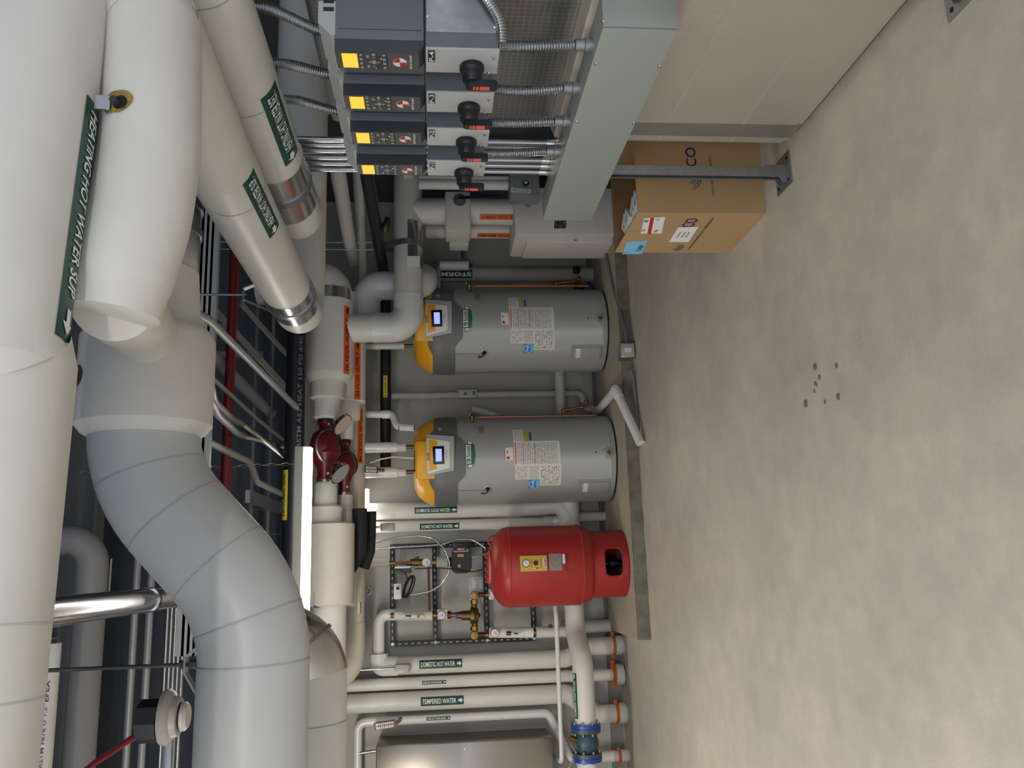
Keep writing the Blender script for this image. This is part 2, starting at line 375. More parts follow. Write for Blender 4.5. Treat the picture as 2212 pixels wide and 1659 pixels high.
def foil_mat(name, grid):
    """foil facing of duct wrap: crinkled aluminium, with the scrim threads showing"""
    m = M(name, (205, 202, 196), .3, .92) if grid else M(name, (216, 211, 200), .34, .72); nt = m.node_tree; N = nt.nodes.new; L = nt.links.new; b = nt.nodes['Principled BSDF']
    tc = N('ShaderNodeTexCoord'); n = N('ShaderNodeTexNoise'); n.inputs['Scale'].default_value = 5; n.inputs['Detail'].default_value = 7; L(tc.outputs['Object'], n.inputs[0])
    n2 = N('ShaderNodeTexNoise'); n2.inputs['Scale'].default_value = 34; n2.inputs['Detail'].default_value = 3; L(tc.outputs['Object'], n2.inputs[0])
    ad = N('ShaderNodeMath'); ad.operation = 'MULTIPLY_ADD'; ad.inputs[1].default_value = .25; L(n2.outputs['Fac'], ad.inputs[0]); L(n.outputs['Fac'], ad.inputs[2])
    h = ad.outputs[0]
    if grid:
        sx = N('ShaderNodeSeparateXYZ'); L(tc.outputs['Object'], sx.inputs[0])
        gl = []
        for k in (1, 2):
            a = N('ShaderNodeMath'); a.operation = 'MULTIPLY'; a.inputs[1].default_value = 48; L(sx.outputs[k], a.inputs[0])
            f = N('ShaderNodeMath'); f.operation = 'FRACT'; L(a.outputs[0], f.inputs[0])
            c = N('ShaderNodeMath'); c.operation = 'COMPARE'; c.inputs[1].default_value = .5; c.inputs[2].default_value = .07; L(f.outputs[0], c.inputs[0]); gl.append(c.outputs[0])
            q = N('ShaderNodeMath'); q.operation = 'MULTIPLY_ADD'; q.inputs[1].default_value = .12; L(c.outputs[0], q.inputs[0]); L(h, q.inputs[2]); h = q.outputs[0]
    if grid:
        mz = N('ShaderNodeMapRange'); mz.inputs[1].default_value = .0; mz.inputs[2].default_value = .12; L(q.outputs[0], mz.inputs[0])
        mzz = N('ShaderNodeMath'); mzz.operation = 'MAXIMUM'; L(gl[0], mzz.inputs[0]); L(gl[1], mzz.inputs[1])
        mc = N('ShaderNodeMix'); mc.data_type = 'RGBA'; mc.inputs[6].default_value = (*lin((176, 178, 178)), 1); mc.inputs[7].default_value = (*lin((212, 212, 210)), 1); L(mzz.outputs[0], mc.inputs[0]); L(mc.outputs[2], b.inputs['Base Color'])
    bp = N('ShaderNodeBump'); bp.inputs['Strength'].default_value = .3 if grid else .3; bp.inputs['Distance'].default_value = .012; L(h, bp.inputs['Height']); L(bp.outputs[0], b.inputs['Normal'])
    return m
foil_mat('foil_scrim', True); foil_mat('foil_plain', False); MATS['foil_plain'].node_tree.nodes['Principled BSDF'].inputs['Roughness'].default_value = .42

# ================================================================== room
YW = 7.28
struct('floor', G().box((-4, -3, -.15), (3.4, YW+.1, 0)), 'floor_concrete', base=V(0, 0, 0))
struct('wall_back', G().box((-4, YW, 0), (3.4, YW+.12, 2.72)), 'wall_paint')
struct('trim_1', G().box((-4, YW-.004, 2.72), (3.4, YW+.12, 4.2)), 'dark_paint')
struct('wall_right', G().box((3.3, -1, 0), (3.4, YW, 4.2)), M('wall_dark', (74, 77, 82), .8))
struct('wall_left', G().box((-4, 1.2, 0), (-3.9, YW, 4.2)), 'wall_paint')
struct('ceiling', G().box((-4, -2.0, 4.2), (3.4, YW+.1, 4.3)), 'ceiling_paint')
# concrete baseboard along the back wall, its shadow put into the dark grey
struct('baseboard_back', G().box((-4, YW-.012, 0), (3.3, YW, .11)), M('base_shadow_grey', (120, 118, 112), .7))
# ceiling steel: joists running across and along
for k, y in enumerate((3.2, 4.6, 6.0)):
    g = G(); g.box((-4, y-.07, 3.82), (3.3, y+.07, 3.84)); g.box((-4, y-.012, 3.84), (3.3, y+.012, 4.2)); g.box((-4, y-.07, 4.18), (3.3, y+.07, 4.2))
    tag(mk('ceiling_joist', g, 'beam_grey'), 'dark grey steel joist under the dark ceiling', 'beam', 'steel joists under the ceiling')
# ================================================================== housekeeping pad
g = G(); X0, X1, Y0, Y1, ZP = -.58, 2.95, 6.16, 7.2, .088
n = 60; top = []; bot = []
for i in range(n+1):
    x = X0+(X1-X0)*i/n; j = random.uniform(-.006, .006); top.append((x, Y0+.012+j, ZP-.004)); bot.append((x, Y0-.012+j*2, 0.0))
vs = bot+top+[(p[0], Y0+.03, ZP) for p in top]+[(p[0], Y1, ZP) for p in top]
fs = [(k*(n+1)+i, k*(n+1)+i+1, (k+1)*(n+1)+i+1, (k+1)*(n+1)+i) for k in range(3) for i in range(n)]
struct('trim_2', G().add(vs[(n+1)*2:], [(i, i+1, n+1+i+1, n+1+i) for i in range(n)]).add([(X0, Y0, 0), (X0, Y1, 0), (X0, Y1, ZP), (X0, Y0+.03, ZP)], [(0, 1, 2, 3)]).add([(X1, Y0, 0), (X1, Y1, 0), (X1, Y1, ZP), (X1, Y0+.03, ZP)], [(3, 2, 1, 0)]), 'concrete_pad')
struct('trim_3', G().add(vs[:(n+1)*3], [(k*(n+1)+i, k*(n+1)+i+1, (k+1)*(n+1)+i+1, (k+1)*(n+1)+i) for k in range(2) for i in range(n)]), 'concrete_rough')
# small chips lying on the floor
for x, y, s in ((1762, 793, .012), (1742, 872, .013), (1771, 815, .009), (1760, 845, .007), (1808, 790, .009), (1783, 868, .007), (1765, 832, .006), (1812, 857, .011), (1762, 829, .008)):
    p = at(x, y, Z=0); g = G().ball(p+V(0, 0, s*.3), s, 7, (1.3, .8, .5))
    tag(mk('concrete_chip', g, 'concrete_rough'), 'small dark chip of concrete lying on the bare floor', 'debris', 'concrete chips on the floor')
# ================================================================== strip lights
M('led_lens', (255, 250, 240), .4, emit=14.); M('led_lens_dim', (255, 250, 240), .4, emit=6.); M('led_lens_added', (255, 246, 232), .4, emit=70.)  # the strongest lens serves only the added lamps out of view
def strip_light(x0, x1, y, zt, w, label, lens='led_lens', hang=True):
    t = thing('strip_light', label, 'light', V((x0+x1)/2, y, zt-.1))
    g = G().box((x0, y-w/2, zt-.052), (x1, y+w/2, zt), .004)
    mk('housing', g, 'light_housing', t)
    prof = [(-w*.36, -.05), (-w*.36, -.072), (-w*.22, -.092), (0, -.1), (w*.22, -.092), (w*.36, -.072), (w*.36, -.05)]
    g = G().prism([(a, b) for a, b in prof], (x0+.004, y, zt), (0, 1, 0), (0, 0, 1), (x1-x0-.008)); mk('lens', g, lens, t)
    for x in (x0+.15, x1-.15):
        if hang: mk('hanger_wire', G().cyl(V(x, y, zt-.01), V(x, y, 4.2), .0018, 6), 'galv', t)
    for x in (x0, x1-.003): mk('end_cap', G().box((x-.001, y-w*.42, zt-.09), (x+.004, y+w*.42, zt)), 'light_housing', t)
    return t
p0, p1 = at(640, 967, Y=5.2), at(681, 967, Y=5.2)
LF = strip_light(p0.x-1.24, p0.x, 5.2, p0.z, .115, 'hanging white strip light glowing below the black gas pipe', hang=False)
# its two hanging chains
def chain(name, p, q, label, n):
    p, q = Vector(p), Vector(q); g = G(); d = (q-p)/n; a = d.normalized(); s1 = a.cross(V(0, 1, 0)).normalized(); s2 = a.cross(s1)
    for i in range(n):
        c = p+d*(i+.5); u = s1 if i % 2 else s2; ring = [c+a*math.cos(k*PI/5)*d.length*.62+u*math.sin(k*PI/5)*.008 for k in range(10)]
        g.tube(ring, .0019, 5, closed=True)
    return tag(mk(name, g, 'galv'), label, 'chain')
chain('hanging_chain', V(p0.x-.1, 5.2, p0.z), V(p0.x-.13, 5.2, 3.82), 'thin steel chain holding up the glowing strip light by the red pump', 34)
b0 = at(791, 1056, Y=7.03); strip_light(b0.x-.5, b0.x, 7.03, b0.z+.075, .115, 'strip light glowing behind the glycol return pipe and black foam boots', 'led_lens_dim')
strip_light(-1.2, .0, -1.2, 2.5, .12, 'added unseen strip light overhead behind the photographer', 'led_lens_added')  # added lamp behind the camera, out of view, to raise the brightness
strip_light(-2.75, -1.55, 4.6, 2.4, .12, 'added unseen strip light above the left floor area near the stainless cabinet', 'led_lens_added')  # unseen lamp added past the left edge to brighten the room
strip_light(-2.6, -1.4, 1.9, 2.45, .12, 'added unseen strip light above the left floor area near the photographer', 'led_lens_added')  # another added fill lamp, out of view on the near left
# ================================================================== overhead pipes
def tan_y(Xp, z, r, Yp): pass
# --- big white pipe crossing the top of the view
SA = .72; zA = CH+.85*SA; eR = [at(240, 0, Z=zA), at(150, 690, Z=zA)]; eL = [at(164, 705, Z=zA), at(68, 1659, Z=zA)]
off = V(0, .175, .29)*SA; dr = (eR[0]-eR[1]).normalized(); dl = (eL[1]-eL[0]).normalized()
aR0, aR1 = eR[1]+off, eR[0]+off+dr*.3; aL0, aL1 = eL[0]+off, eL[1]+off+dl*1.3
tA = thing('insulated_pipe', 'large white insulated pipe crossing high overhead with a green label on its underside', 'pipe', (aR0+aL0)/2+V(0, 0, -.2*SA))
mk('pipe_run', G().tube([aR0-dr*.05, aR1], .199*SA, 48), 'white_jacket', tA)
mk('fitting_cover', G().tube([aR0-dr*.0, aR0-dr*.016, aL0+dl*.03, aL1], [.199*SA, .212*SA, .213*SA, .213*SA], 48), 'white_jacket', tA)
for y in (1350, 1520):
    p = at(120, y, Z=zA); c = aL0+dl*((p-eL[0]).dot(dl)); mk('seam', G().tube([c, c+dl*.004], 0.2136*SA, 48, cap=False), 'grey_jacket', tA)
nA = (-off); nA = (nA-dr*nA.dot(dr)).normalized(); q = Matrix.Rotation(math.radians(36), 3, dr) @ nA
l0, l1 = at(212, 128, Z=zA), at(152, 690, Z=zA); cA = aR0+dr*(((l0+l1)/2+off-aR0).dot(dr))
pipe_tag(tA, cA, -dr, q, .199*SA, (l0-l1).length*1.0, .075, 'HEATING HOT WATER SUP', 'tag_green', 'ink_white', 1)
# --- grey pipe with the gored 45 degree offset
YB = 2.6; kB = ppm(at(553, 1500, Y=YB)); rB = 118/kB
pts = [at(553, 1659, Y=YB)-V(1.4, 0, 0), at(553, 1306, Y=YB), at(305, 1031, Y=YB), at(305, 690, Y=YB)]
pts[0].z = pts[1].z; pts[3].z = pts[2].z
tB = thing('offset_pipe', 'large pale grey insulated pipe bending upwards in a long gored offset', 'pipe', pts[1]-V(0, 0, rB))
path = fillet(pts[:3]+[pts[3]], .42, 10)
mk('pipe_run', G().tube(path, rB, 56), 'grey_jacket', tB)
for i in (1, 5, 11, 12, 17, 22):
    a, b = path[i], path[i+1]; d = (b-a).normalized(); mk('seam', G().tube([a-d*.002, a+d*.003], rB+.0012, 56, cap=False), M('seam_grey', (168, 170, 172), .5), tB)
c0, c1 = at(303, 945, Y=YB), at(303, 705, Y=YB); c0.z = c1.z = pts[2].z; R = .196; d = (c1-c0).normalized(); L_ = (c1-c0).length
mk('valve_cover', G().tube([c0, c0+d*.01, c0+d*.035, c1-d*.05, c1-d*.018, c1], [rB, R-.02, R, R, R-.018, R-.05], 48), 'canvas_jacket', tB)
# brown identification disc on the cover
pn = (CAM-c0); pn.x = 0; n0 = (Matrix.Rotation(math.radians(-50), 3, 'X') @ V(0, -1, 0))
pd = at(163, 815, Y=YB-.1); mf = wrapc(V(pd.x, YB, c0.z), V(1, 0, 0), V(0, -.62, .78), R, True, .004)
poly_on('identity_disc', mf, circle(.032, 24), M('olive_plate', (74, 68, 52), .5), tB)
text('lettering', '103', wrapc(V(pd.x, YB, c0.z), V(1, 0, 0), V(0, -.62, .78), R, True, .006), .036, .016, MATS['ink_black'], tB, 0, -.006)
# reducer and bright metal sleeve past the cover
r0, r1, r2 = at(335, 720, Y=2.85), at(335, 600, Y=2.85), at(335, 400, Y=2.85)
for p in (r1, r2): p.z = r0.z
rr = 84/ppm(r1); dd = (r2-r1).normalized()
mk('reducer', G().tube([r0-V(.05, 0, 0), r0, r0+dd*.1, r1+dd*.02], [rr*1.1, rr*1.1, rr*1.05, rr*.98], 40), 'canvas_jacket', tB)
mk('metal_sleeve', G().tube([r1, r2+dd*.1], rr*.98, 40), 'aluminium', tB)
for y in (455, 510):
    p = at(380, y, Y=2.85); mk('band', G().tube([V(p.x, 2.85, r1.z), V(p.x+.025, 2.85, r1.z)], rr*1.02, 40), 'galv', tB)
# rod and yoke that carry the grey pipe
rod = at(300, 1440, Y=YB); top = at(402, 1438, Y=YB)
tH = thing('clevis_hanger', 'steel clevis hanger on a black threaded rod holding the pale grey pipe', 'hanger', V(rod.x, YB, pts[1].z-rB))
mk('threaded_rod', G().cyl(V(rod.x, YB, pts[1].z+rB-.03), V(rod.x, YB, 4.2), .0058, 10), 'dark_steel', tH)
mk('nut', G().cyl(V(rod.x, YB, top.z-.03), V(rod.x, YB, top.z-.012), .013, 6), 'dark_steel', tH)
mk('nut', G().cyl(V(rod.x, YB, top.z+.004), V(rod.x, YB, top.z+.018), .013, 6), 'dark_steel', tH)
aa, bb = at(433, 1345, Y=YB), at(435, 1600, Y=YB); zt = top.z
yk = [V(bb.x, YB, pts[1].z+.08), V(rod.x-.022, YB, zt), V(rod.x+.022, YB, zt), V(aa.x, YB, pts[1].z+.08)]
g = G()
for a, b in zip(yk, yk[1:]): g.bar(a, b, .036, .005, V(0, 0, 1))
mk('yoke', g, 'galv', tH)
# --- heating supply: jacketed header in front of the cover that elbows back along the right
XS, ZS, RS = 1.212, 2.189, .108; YE = 4.05
YS = 1.71; S4 = [at(330, 60, Y=YS), at(325, 330, Y=YS), at(300, 480, Y=YS), at(262, 590, Y=YS), at(244, 680, Y=YS)]
k4 = ppm(S4[1]); S4p = fillet(S4, .5, 5); nS = len(S4p)
tS1 = tS = thing('heating_water_pipe', 'white heating hot water supply pipe with a torn jacket hole, running back beside the drives', 'pipe', V(XS, 4, ZS-RS))
mk('header', G().tube(fillet([V(XS, 2.4, ZS), V(XS, YS, (ZS+S4[0].z)/2), S4[0]], .16, 9)[:-1]+S4p[:-1]+[S4p[-1], S4p[-1]+V(-.004, 0, .001)], [RS]*6+[.104]*5+[104/k4]*(nS-3)+[102/k4, 99/k4, 92/k4, 70/k4], 48), 'canvas_jacket', tS)
mk('tie_in', G().tube([S4p[-1]+V(.03, .0, 0), (S4p[-1]+c1)/2+V(0, 0, .0), c1-V(.04, 0, 0)], [84/k4, 88/k4, 92/k4], 40), 'canvas_jacket', tS)
hp = at(282, 272, Y=YS); hc = V(hp.x, YS, S4[1].z); mh = wrapc(hc, V(1, 0, 0), V(0, -.93, .36), 104/k4, True, .004)
poly_on('torn_pocket', mh, [(a*random.uniform(.85, 1.1), b*random.uniform(.85, 1.1)) for a, b in [(.026*math.cos(k*.42), .038*math.sin(k*.42)) for k in range(15)]], MATS['glass_wool'], tS)
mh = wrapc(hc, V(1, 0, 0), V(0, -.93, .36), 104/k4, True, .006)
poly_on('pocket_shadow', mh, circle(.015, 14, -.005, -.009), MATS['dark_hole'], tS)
g = G(); p0 = mh(-.006, .02); g.bar(p0+V(0, -.008, -.008), p0+V(.0, -.022, .10), .031, .005, V(0, -1, 0)); mk('lug', g, 'galv', tS)
for dz in (.045, .065): mk('lug_hole', G().cyl(p0+V(.006, -.019-.14*dz, dz), p0+V(.006, -.013-.14*dz, dz), .004, 10), 'dark_hole', tS)
mk('bolt', G().cyl(mh(-.006, -.004), mh(-.006, -.004)+V(0, -.016, .004), .008, 6), 'dark_steel', tS)
# --- the two heating water pipes that run away along the right
def yrun_tag(t, X, z, r, Yc, w, h, body, px):
    m = at(px[0], px[1], Y=Yc); n = V(m.x-X, 0, m.z-z)
    pipe_tag(t, V(X, Yc, z), V(0, -1, 0), n, r, w, h, body, 'tag_green', 'ink_white', -1)
def shield(t, X, z, r, Ya, Yb, Yring, a=.0):
    mk('metal_shield', G().tube([V(X, Ya, z), V(X, Yb, z)], r+.003, 48), 'aluminium', t)
    mk('hanger_band', G().tube([V(X, Yring-.022, z), V(X, Yring+.022, z)], r+.008, 48), 'galv', t)
mk('pipe_run', G().tube(fillet([V(XS, 2.35, ZS), V(XS, YE, ZS), V(2.9, YE, ZS)], .145, 12), RS, 48), 'white_jacket', tS1)
for y in (2.12, 2.55): mk('seam', G().tube([V(XS, y, ZS), V(XS, y+.004, ZS)], RS+.001, 48, cap=False), MATS['seam_grey'], tS1)
shield(tS1, XS, ZS, RS, 3.54, 3.80, 3.67)
def y_of(x, y, Z): return at(x, y, Z=Z).y
# labels on the side that faces down-left
def ytag(t, X, z, r, a, b, h, body):
    """a, b: pixels of the two ends of the label's centre line"""
    d0 = ray(*a); ang = math.atan2(d0.z, d0.x); c = V(X, 0, z-CH); phi = math.atan2(z-CH, X); D = math.hypot(X, z-CH); b_ = ang-phi
    s = D*math.cos(b_)-math.sqrt(max(r*r-(D*math.sin(b_))**2, 0)); hit = V(math.cos(ang)*s, 0, CH+math.sin(ang)*s)
    n = V(hit.x-X, 0, hit.z-z); ya = math.hypot(hit.x, hit.z-CH)/math.hypot(d0.x, d0.z)*d0.y
    d1 = ray(*b); yb = math.hypot(hit.x, hit.z-CH)/math.hypot(d1.x, d1.z)*d1.y
    return pipe_tag(t, V(X, (ya+yb)/2, z), V(0, -1, 0), n, r, abs(yb-ya), h, body, 'tag_green', 'ink_white', -1)
ytag(tS1, XS, ZS, RS, (538, 382), (597, 500), .064, 'HEATING HOT WATER SUP.')
g = G()
for s in (-1, 1): g.bar(V(XS+s*.114, 3.67, ZS), V(XS+s*.025, 3.67, ZS+.20), .032, .004, V(0, 0, 1))
g.bar(V(XS-.03, 3.67, ZS+.2), V(XS+.03, 3.67, ZS+.2), .032, .004)
tag(mk('hanger_yoke', g, 'galv'), 'steel yoke rising from the band around the supply pipe end', 'hanger')
tag(mk('threaded_rod', G().cyl(V(XS, 3.67, ZS+.19), V(XS, 3.67, 4.2), .006, 8), 'galv'), 'steel rod above the yoke of the heating supply pipe', 'rod')
XR, ZR = 1.444, 2.113; YR = 3.42
tR1 = thing('heating_water_pipe', 'white heating hot water return pipe nearest the duct wall, label RET', 'pipe', V(XR, 4, ZR-RS))
mk('pipe_run', G().tube(fillet([V(XR, 1.0, ZR), V(XR, YR, ZR), V(2.9, YR, ZR)], .145, 12), RS, 48), 'white_jacket', tR1)
for y in (1.85, 2.35): mk('seam', G().tube([V(XR, y, ZR), V(XR, y+.004, ZR)], RS+.001, 48, cap=False), MATS['seam_grey'], tR1)
shield(tR1, XR, ZR, RS, 2.80, 3.16, 2.98)
ytag(tR1, XR, ZR, RS, (582, 196), (628, 345), .078, 'HEATING HOT WATER RET.')
# --- lower left: pipe whose elbow turns up behind the grey pipe, with bright bands
YL = 3.4; kL = ppm(at(655, 1405, Y=YL)); rL = 94/kL; e = at(655, 1396, Y=YL)
tL = thing('elbow_pipe', 'white insulated pipe turning up behind the grey offset pipe with polished metal bands', 'pipe', e-V(0, 0, rL))
pl = fillet([V(-2.6, YL, e.z), V(e.x, YL, e.z), V(e.x, YL, 2.31)], .235, 14)
mk('pipe_run', G().tube(pl, rL, 48), 'white_jacket', tL)
mk('metal_shield', G().tube(pl[2:15], rL+.004, 48), 'aluminium', tL)
mk('hanger_band', G().tube(pl[7:9], rL+.012, 48), 'galv', tL)
mk('seam', G().tube([V(at(700, 1557, Y=YL).x, YL, e.z), V(at(700, 1557, Y=YL).x+.004, YL, e.z)], rL+.0015, 48, cap=False), MATS['seam_grey'], tL)
# --- polished pipe
cX, cZ, cR = -.124, 2.915, .055; ye = at(387, 1287, Z=cZ).y
t = thing('polished_pipe', 'shiny metal jacketed pipe crossing above the grey offset pipe', 'pipe', V(cX, 3.5, cZ-cR))
mk('pipe_run', G().tube([V(cX, 2.45, cZ), V(cX, ye, cZ)], cR, 32), 'aluminium', t)
for y in (ye-.02, at(317, 1300, Z=cZ).y): mk('band', G().tube([V(cX, y, cZ), V(cX, y+.03, cZ)], cR+.006, 32), 'chrome', t)
a = at(236, 1255, Y=ye-.5); g = G().tube(fillet([V(cX+.02, ye-.45, cZ+.05), V(cX+.02, ye-.45, cZ+.2), V(cX+.2, ye-.45, cZ+.2)], .03), .006, 8)
mk('hanger_strap', g, 'galv', t)
# --- grey round pipes and conduits that run across under the ceiling on the left
def xrun(name, label, cat, x, y, Y, w, y_right, mat, x_left=-3.8, group=None, bend=None, seg=20):
    p = at(x, y, Y=Y); r = w/2/ppm(p); q = at(x, y_right, Y=Y); pts_ = [V(x_left, Y, p.z), V(q.x, Y, p.z)]
    if bend: pts_.append(V(q.x, Y+bend[1], p.z+bend[0]))
    o = tag(mk(name, G().tube(fillet(pts_, r*1.8, 8), r, seg), mat), label, cat, group); return o, p, r, q
o, p, r, q = xrun('drain_pipe', 'grey painted pipe with a rounded elbow above the polished pipe', 'pipe', 195, 1300, 4.9, 64, 1165, M('grey_pipe', (150, 150, 150), .5), bend=(.6, .0), seg=32)
xe, p, r, q = xrun('plastic_pipe', 'pale plastic pipe printed with small black letters tucked under the white pipe', 'pipe', 100, 1450, 3.9, 52, 1390, MATS['white_jacket'], seg=28)
text('lettering', 'EPEX', wrapc(V(at(100, 1490, Y=3.9).x, 3.9, p.z), V(1, 0, 0), V(0, -.86, -.5), r, True, .002), .085, .02, MATS['ink_black'], xe)
text('lettering', 'ASTM F876 U 1.2', wrapc(V(at(100, 1590, Y=3.9).x, 3.9, p.z), V(1, 0, 0), V(0, -.86, -.5), r, True, .002), .24, .015, MATS['ink_grey'], xe)
for x, w, yr, lab in ((291, 15, 1180, 'thin grey pipe under the ceiling beside the smooth grey pipe'), (323, 15, 1230, 'ribbed grey conduit under the ceiling next to the thin grey pipe')):
    xrun('ceiling_pipe', lab, 'pipe', x, 1330, 4.9, w, yr, MATS['conduit_grey'])
for k, x in enumerate((362, 371, 380, 389, 398)):
    xrun('ceiling_conduit', 'slim steel conduit in the tight bundle under the ceiling', 'conduit', x, 1330, 4.95, 8, 1150, MATS['emt'], group='bundle of slim conduits under the ceiling')
# cable tray piece behind the plastic pipe
p = at(118, 1372, Y=4.3); g = G()
for dy in (-.05, .05): g.box((-2.4, 4.3+dy-.004, p.z), (p.x+.12, 4.3+dy+.004, p.z+.045))
for k in range(16): g.box((p.x+.1-k*.12, 4.25, p.z), (p.x+.11-k*.12, 4.35, p.z+.006))
tag(mk('cable_tray', g, 'galv'), 'narrow galvanised cable tray above the plastic pipe', 'cable tray')
# --- round detector on its black box
dc = at(383, 1548, Y=3.1); k = ppm(dc); R = 58/k
t = thing('smoke_detector', 'beige round detector on a black box beside the clevis hanger', 'detector', dc-V(0, 0, .05))
zb = at(347, 1548, Y=3.1).z; zl = at(404, 1548, Y=3.1).z; hh = zb-zl
mk('base', G().lathe([(0, 0), (R*.55, 0), (R*.98, -hh*.12), (R, -hh*.3), (R*.92, -hh*.42), (R*.74, -hh*.5), (R*.68, -hh*.72), (R*.5, -hh*.75), (0, -hh*.75)], V(dc.x, 3.1, zb), seg=40), 'beige_plastic', t)
mk('vent_ring', G().lathe([(R*.5, -hh*.74), (R*.5, -hh*.84)], V(dc.x, 3.1, zb), seg=32), 'dark_hole', t)
mk('cap', G().lathe([(0, -hh*.82), (R*.52, -hh*.82), (R*.52, -hh*.94), (R*.42, -hh*1.05), (0, -hh*1.08)], V(dc.x, 3.1, zb), seg=32), M('cap_white', (206, 200, 194), .35), t)
bz = at(304, 1548, Y=3.1).z
mk('back_box', G().tube([V(dc.x-.01, 3.1, zb), V(dc.x-.01, 3.1, bz)], R*.78, 8), 'black_paint', t)
g = G().tube(fillet([at(318, 1578, Y=3.1), at(300, 1585, Y=3.12), at(205, 1648, Y=3.4), at(150, 1690, Y=3.6), V(at(150, 1690, Y=3.6).x, 3.6, 4.2)], .03), 7/k, 14)
tag(mk('fire_alarm_conduit', g, 'sprinkler_red'), 'short red conduit entering the black box of the beige detector', 'conduit')
q = at(362, 1628, Y=3.12); mk('box_bracket', G().box(q-V(.16, .012, .016), V(dc.x-.02, 3.132, q.z+.016), .003), 'galv', t)
# --- red sprinkler main
p = at(497, 800, Y=5.0); r = 10.5/ppm(p); g = G().tube([V(-3, 5, p.z), V(3.2, 5, p.z)], r, 24)
tag(mk('sprinkler_pipe', g, 'sprinkler_red'), 'long dark red sprinkler pipe crossing under the ceiling', 'pipe')
# --- black steel gas main under the ceiling
p = at(637, 900, Y=5.85); r = 21/ppm(p); t = thing('gas_main', 'fat black steel pipe with white stencilled letters above the red pump', 'pipe', V(0, 5.85, p.z-r))
mk('pipe_run', G().tube([V(-3.2, 5.85, p.z), V(3.2, 5.85, p.z)], r, 32), 'black_pipe', t)
mf = wrapc(V(at(650, 850, Y=5.85).x, 5.85, p.z), V(1, 0, 0), V(0, -.82, -.57), r, True, .002)
text('lettering', 'ASTM A53 HEAT 150 PSI 4/40', mf, .8, .032, M('stencil', (120, 124, 132), .6), t)
mf = wrapc(V(at(634, 1070, Y=5.85).x, 5.85, p.z), V(1, 0, 0), V(0, -.62, .78), r, True, .002)
l = sheet('pipe_label', mf, .34, .07, 'tag_yellow', t); text('lettering', 'NATURAL GAS', wrapc(V(at(634, 1070, Y=5.85).x, 5.85, p.z), V(1, 0, 0), V(0, -.62, .78), r, True, .004), .28, .03, MATS['ink_black'], l)
# --- conduits running back under the ceiling, seen between the pipes
def path_px(name, label, pts_, w, mat, cat='conduit', fil=.12, seg=14, group=None):
    P = [at(*q[:2], Y=q[2]) for q in pts_]; r = w/2/ppm(P[len(P)//2])
    return tag(mk(name, G().tube(fillet(P, fil), r, seg), mat), label, cat, group)
path_px('steel_conduit', 'grey steel conduit sweeping down past the red sprinkler pipe', [(405, 666, 3.3), (450, 690, 3.6), (560, 800, 4.6), (640, 880, 5.4)], 15, 'conduit_grey')
path_px('steel_conduit', 'thick grey conduit running back behind the red sprinkler pipe', [(430, 740, 4.6), (520, 830, 5.6), (585, 892, 6.6)], 26, 'conduit_grey')
path_px('steel_conduit', 'slim conduit running back above the thick grey conduit', [(440, 800, 4.4), (555, 905, 5.6), (625, 960, 6.8)], 9, 'conduit_grey')
fx = path_px('steel_conduit', 'grey conduit bending beside the white valve cover', [(452, 820, 4.0), (462, 868, 4.3), (500, 905, 4.9), (522, 916, 5.3)], 16, 'conduit_grey')
path_px('steel_conduit', 'lower grey conduit bending beside the white valve cover', [(448, 850, 4.0), (470, 896, 4.3), (510, 934, 4.9), (525, 942, 5.3)], 14, 'conduit_grey')
path_px('steel_conduit', 'grey conduit dropping towards the glowing strip light', [(450, 955, 4.6), (540, 998, 5.3), (556, 1042, 5.7), (612, 1068, 6.2)], 14, 'conduit_grey')
def flex(name, label, P, r, mat='flex_steel', n=None, cat='conduit', group=None, parent=None, fil=.2, fine=.0055):
    """corrugated flexible metal conduit"""
    Q = fillet(P, fil, 10); L_ = [0]
    for a, b in zip(Q, Q[1:]): L_.append(L_[-1]+(b-a).length)
    n = n or int(L_[-1]/fine); pts_ = []; rs = []
    def pos(s):
        for i in range(len(Q)-1):
            if s <= L_[i+1] or i == len(Q)-2:
                f = (s-L_[i])/max(L_[i+1]-L_[i], 1e-9); return Q[i].lerp(Q[i+1], f)
    for i in range(n*2+1):
        pts_.append(pos(L_[-1]*i/(2*n))); rs.append(r*(1.1 if i % 2 else .86))
    o = mk(name, G().tube(pts_, rs, 12), mat, parent, ang=28)
    return o if parent else tag(o, label, cat, group)
P = [at(522, 916, Y=5.3), at(560, 945, Y=5.6), at(612, 985, Y=6.0)]; flex('flexible_conduit', 'ribbed flexible conduit slanting down to the black gas main', P, 7/ppm(P[1]), fine=.012)
P = [at(526, 943, Y=5.3), at(560, 950, Y=5.6), at(610, 966, Y=6.0)]; flex('flexible_conduit', 'upper ribbed flexible conduit behind the slanting one', P, 5.5/ppm(P[1]), fine=.012)
for a, b, w, lab in (((436, 640, 4.9), (640, 862, 6.3), 17, 'flat grey steel angle slanting back under the ceiling behind the sprinkler pipe'), ((520, 655, 5.2), (650, 800, 6.4), 12, 'short grey steel angle above the end of the heating supply pipe'), ((560, 610, 5.2), (640, 720, 6.0), 9, 'thin grey strut rail beside the end of the heating supply pipe')):
    A, B = at(*a[:2], Y=a[2]), at(*b[:2], Y=b[2]); tag(mk('steel_angle', G().bar(A, B, w/ppm((A+B)/2), .012, V(0, 0, 1)), 'conduit_grey'), lab, 'beam')
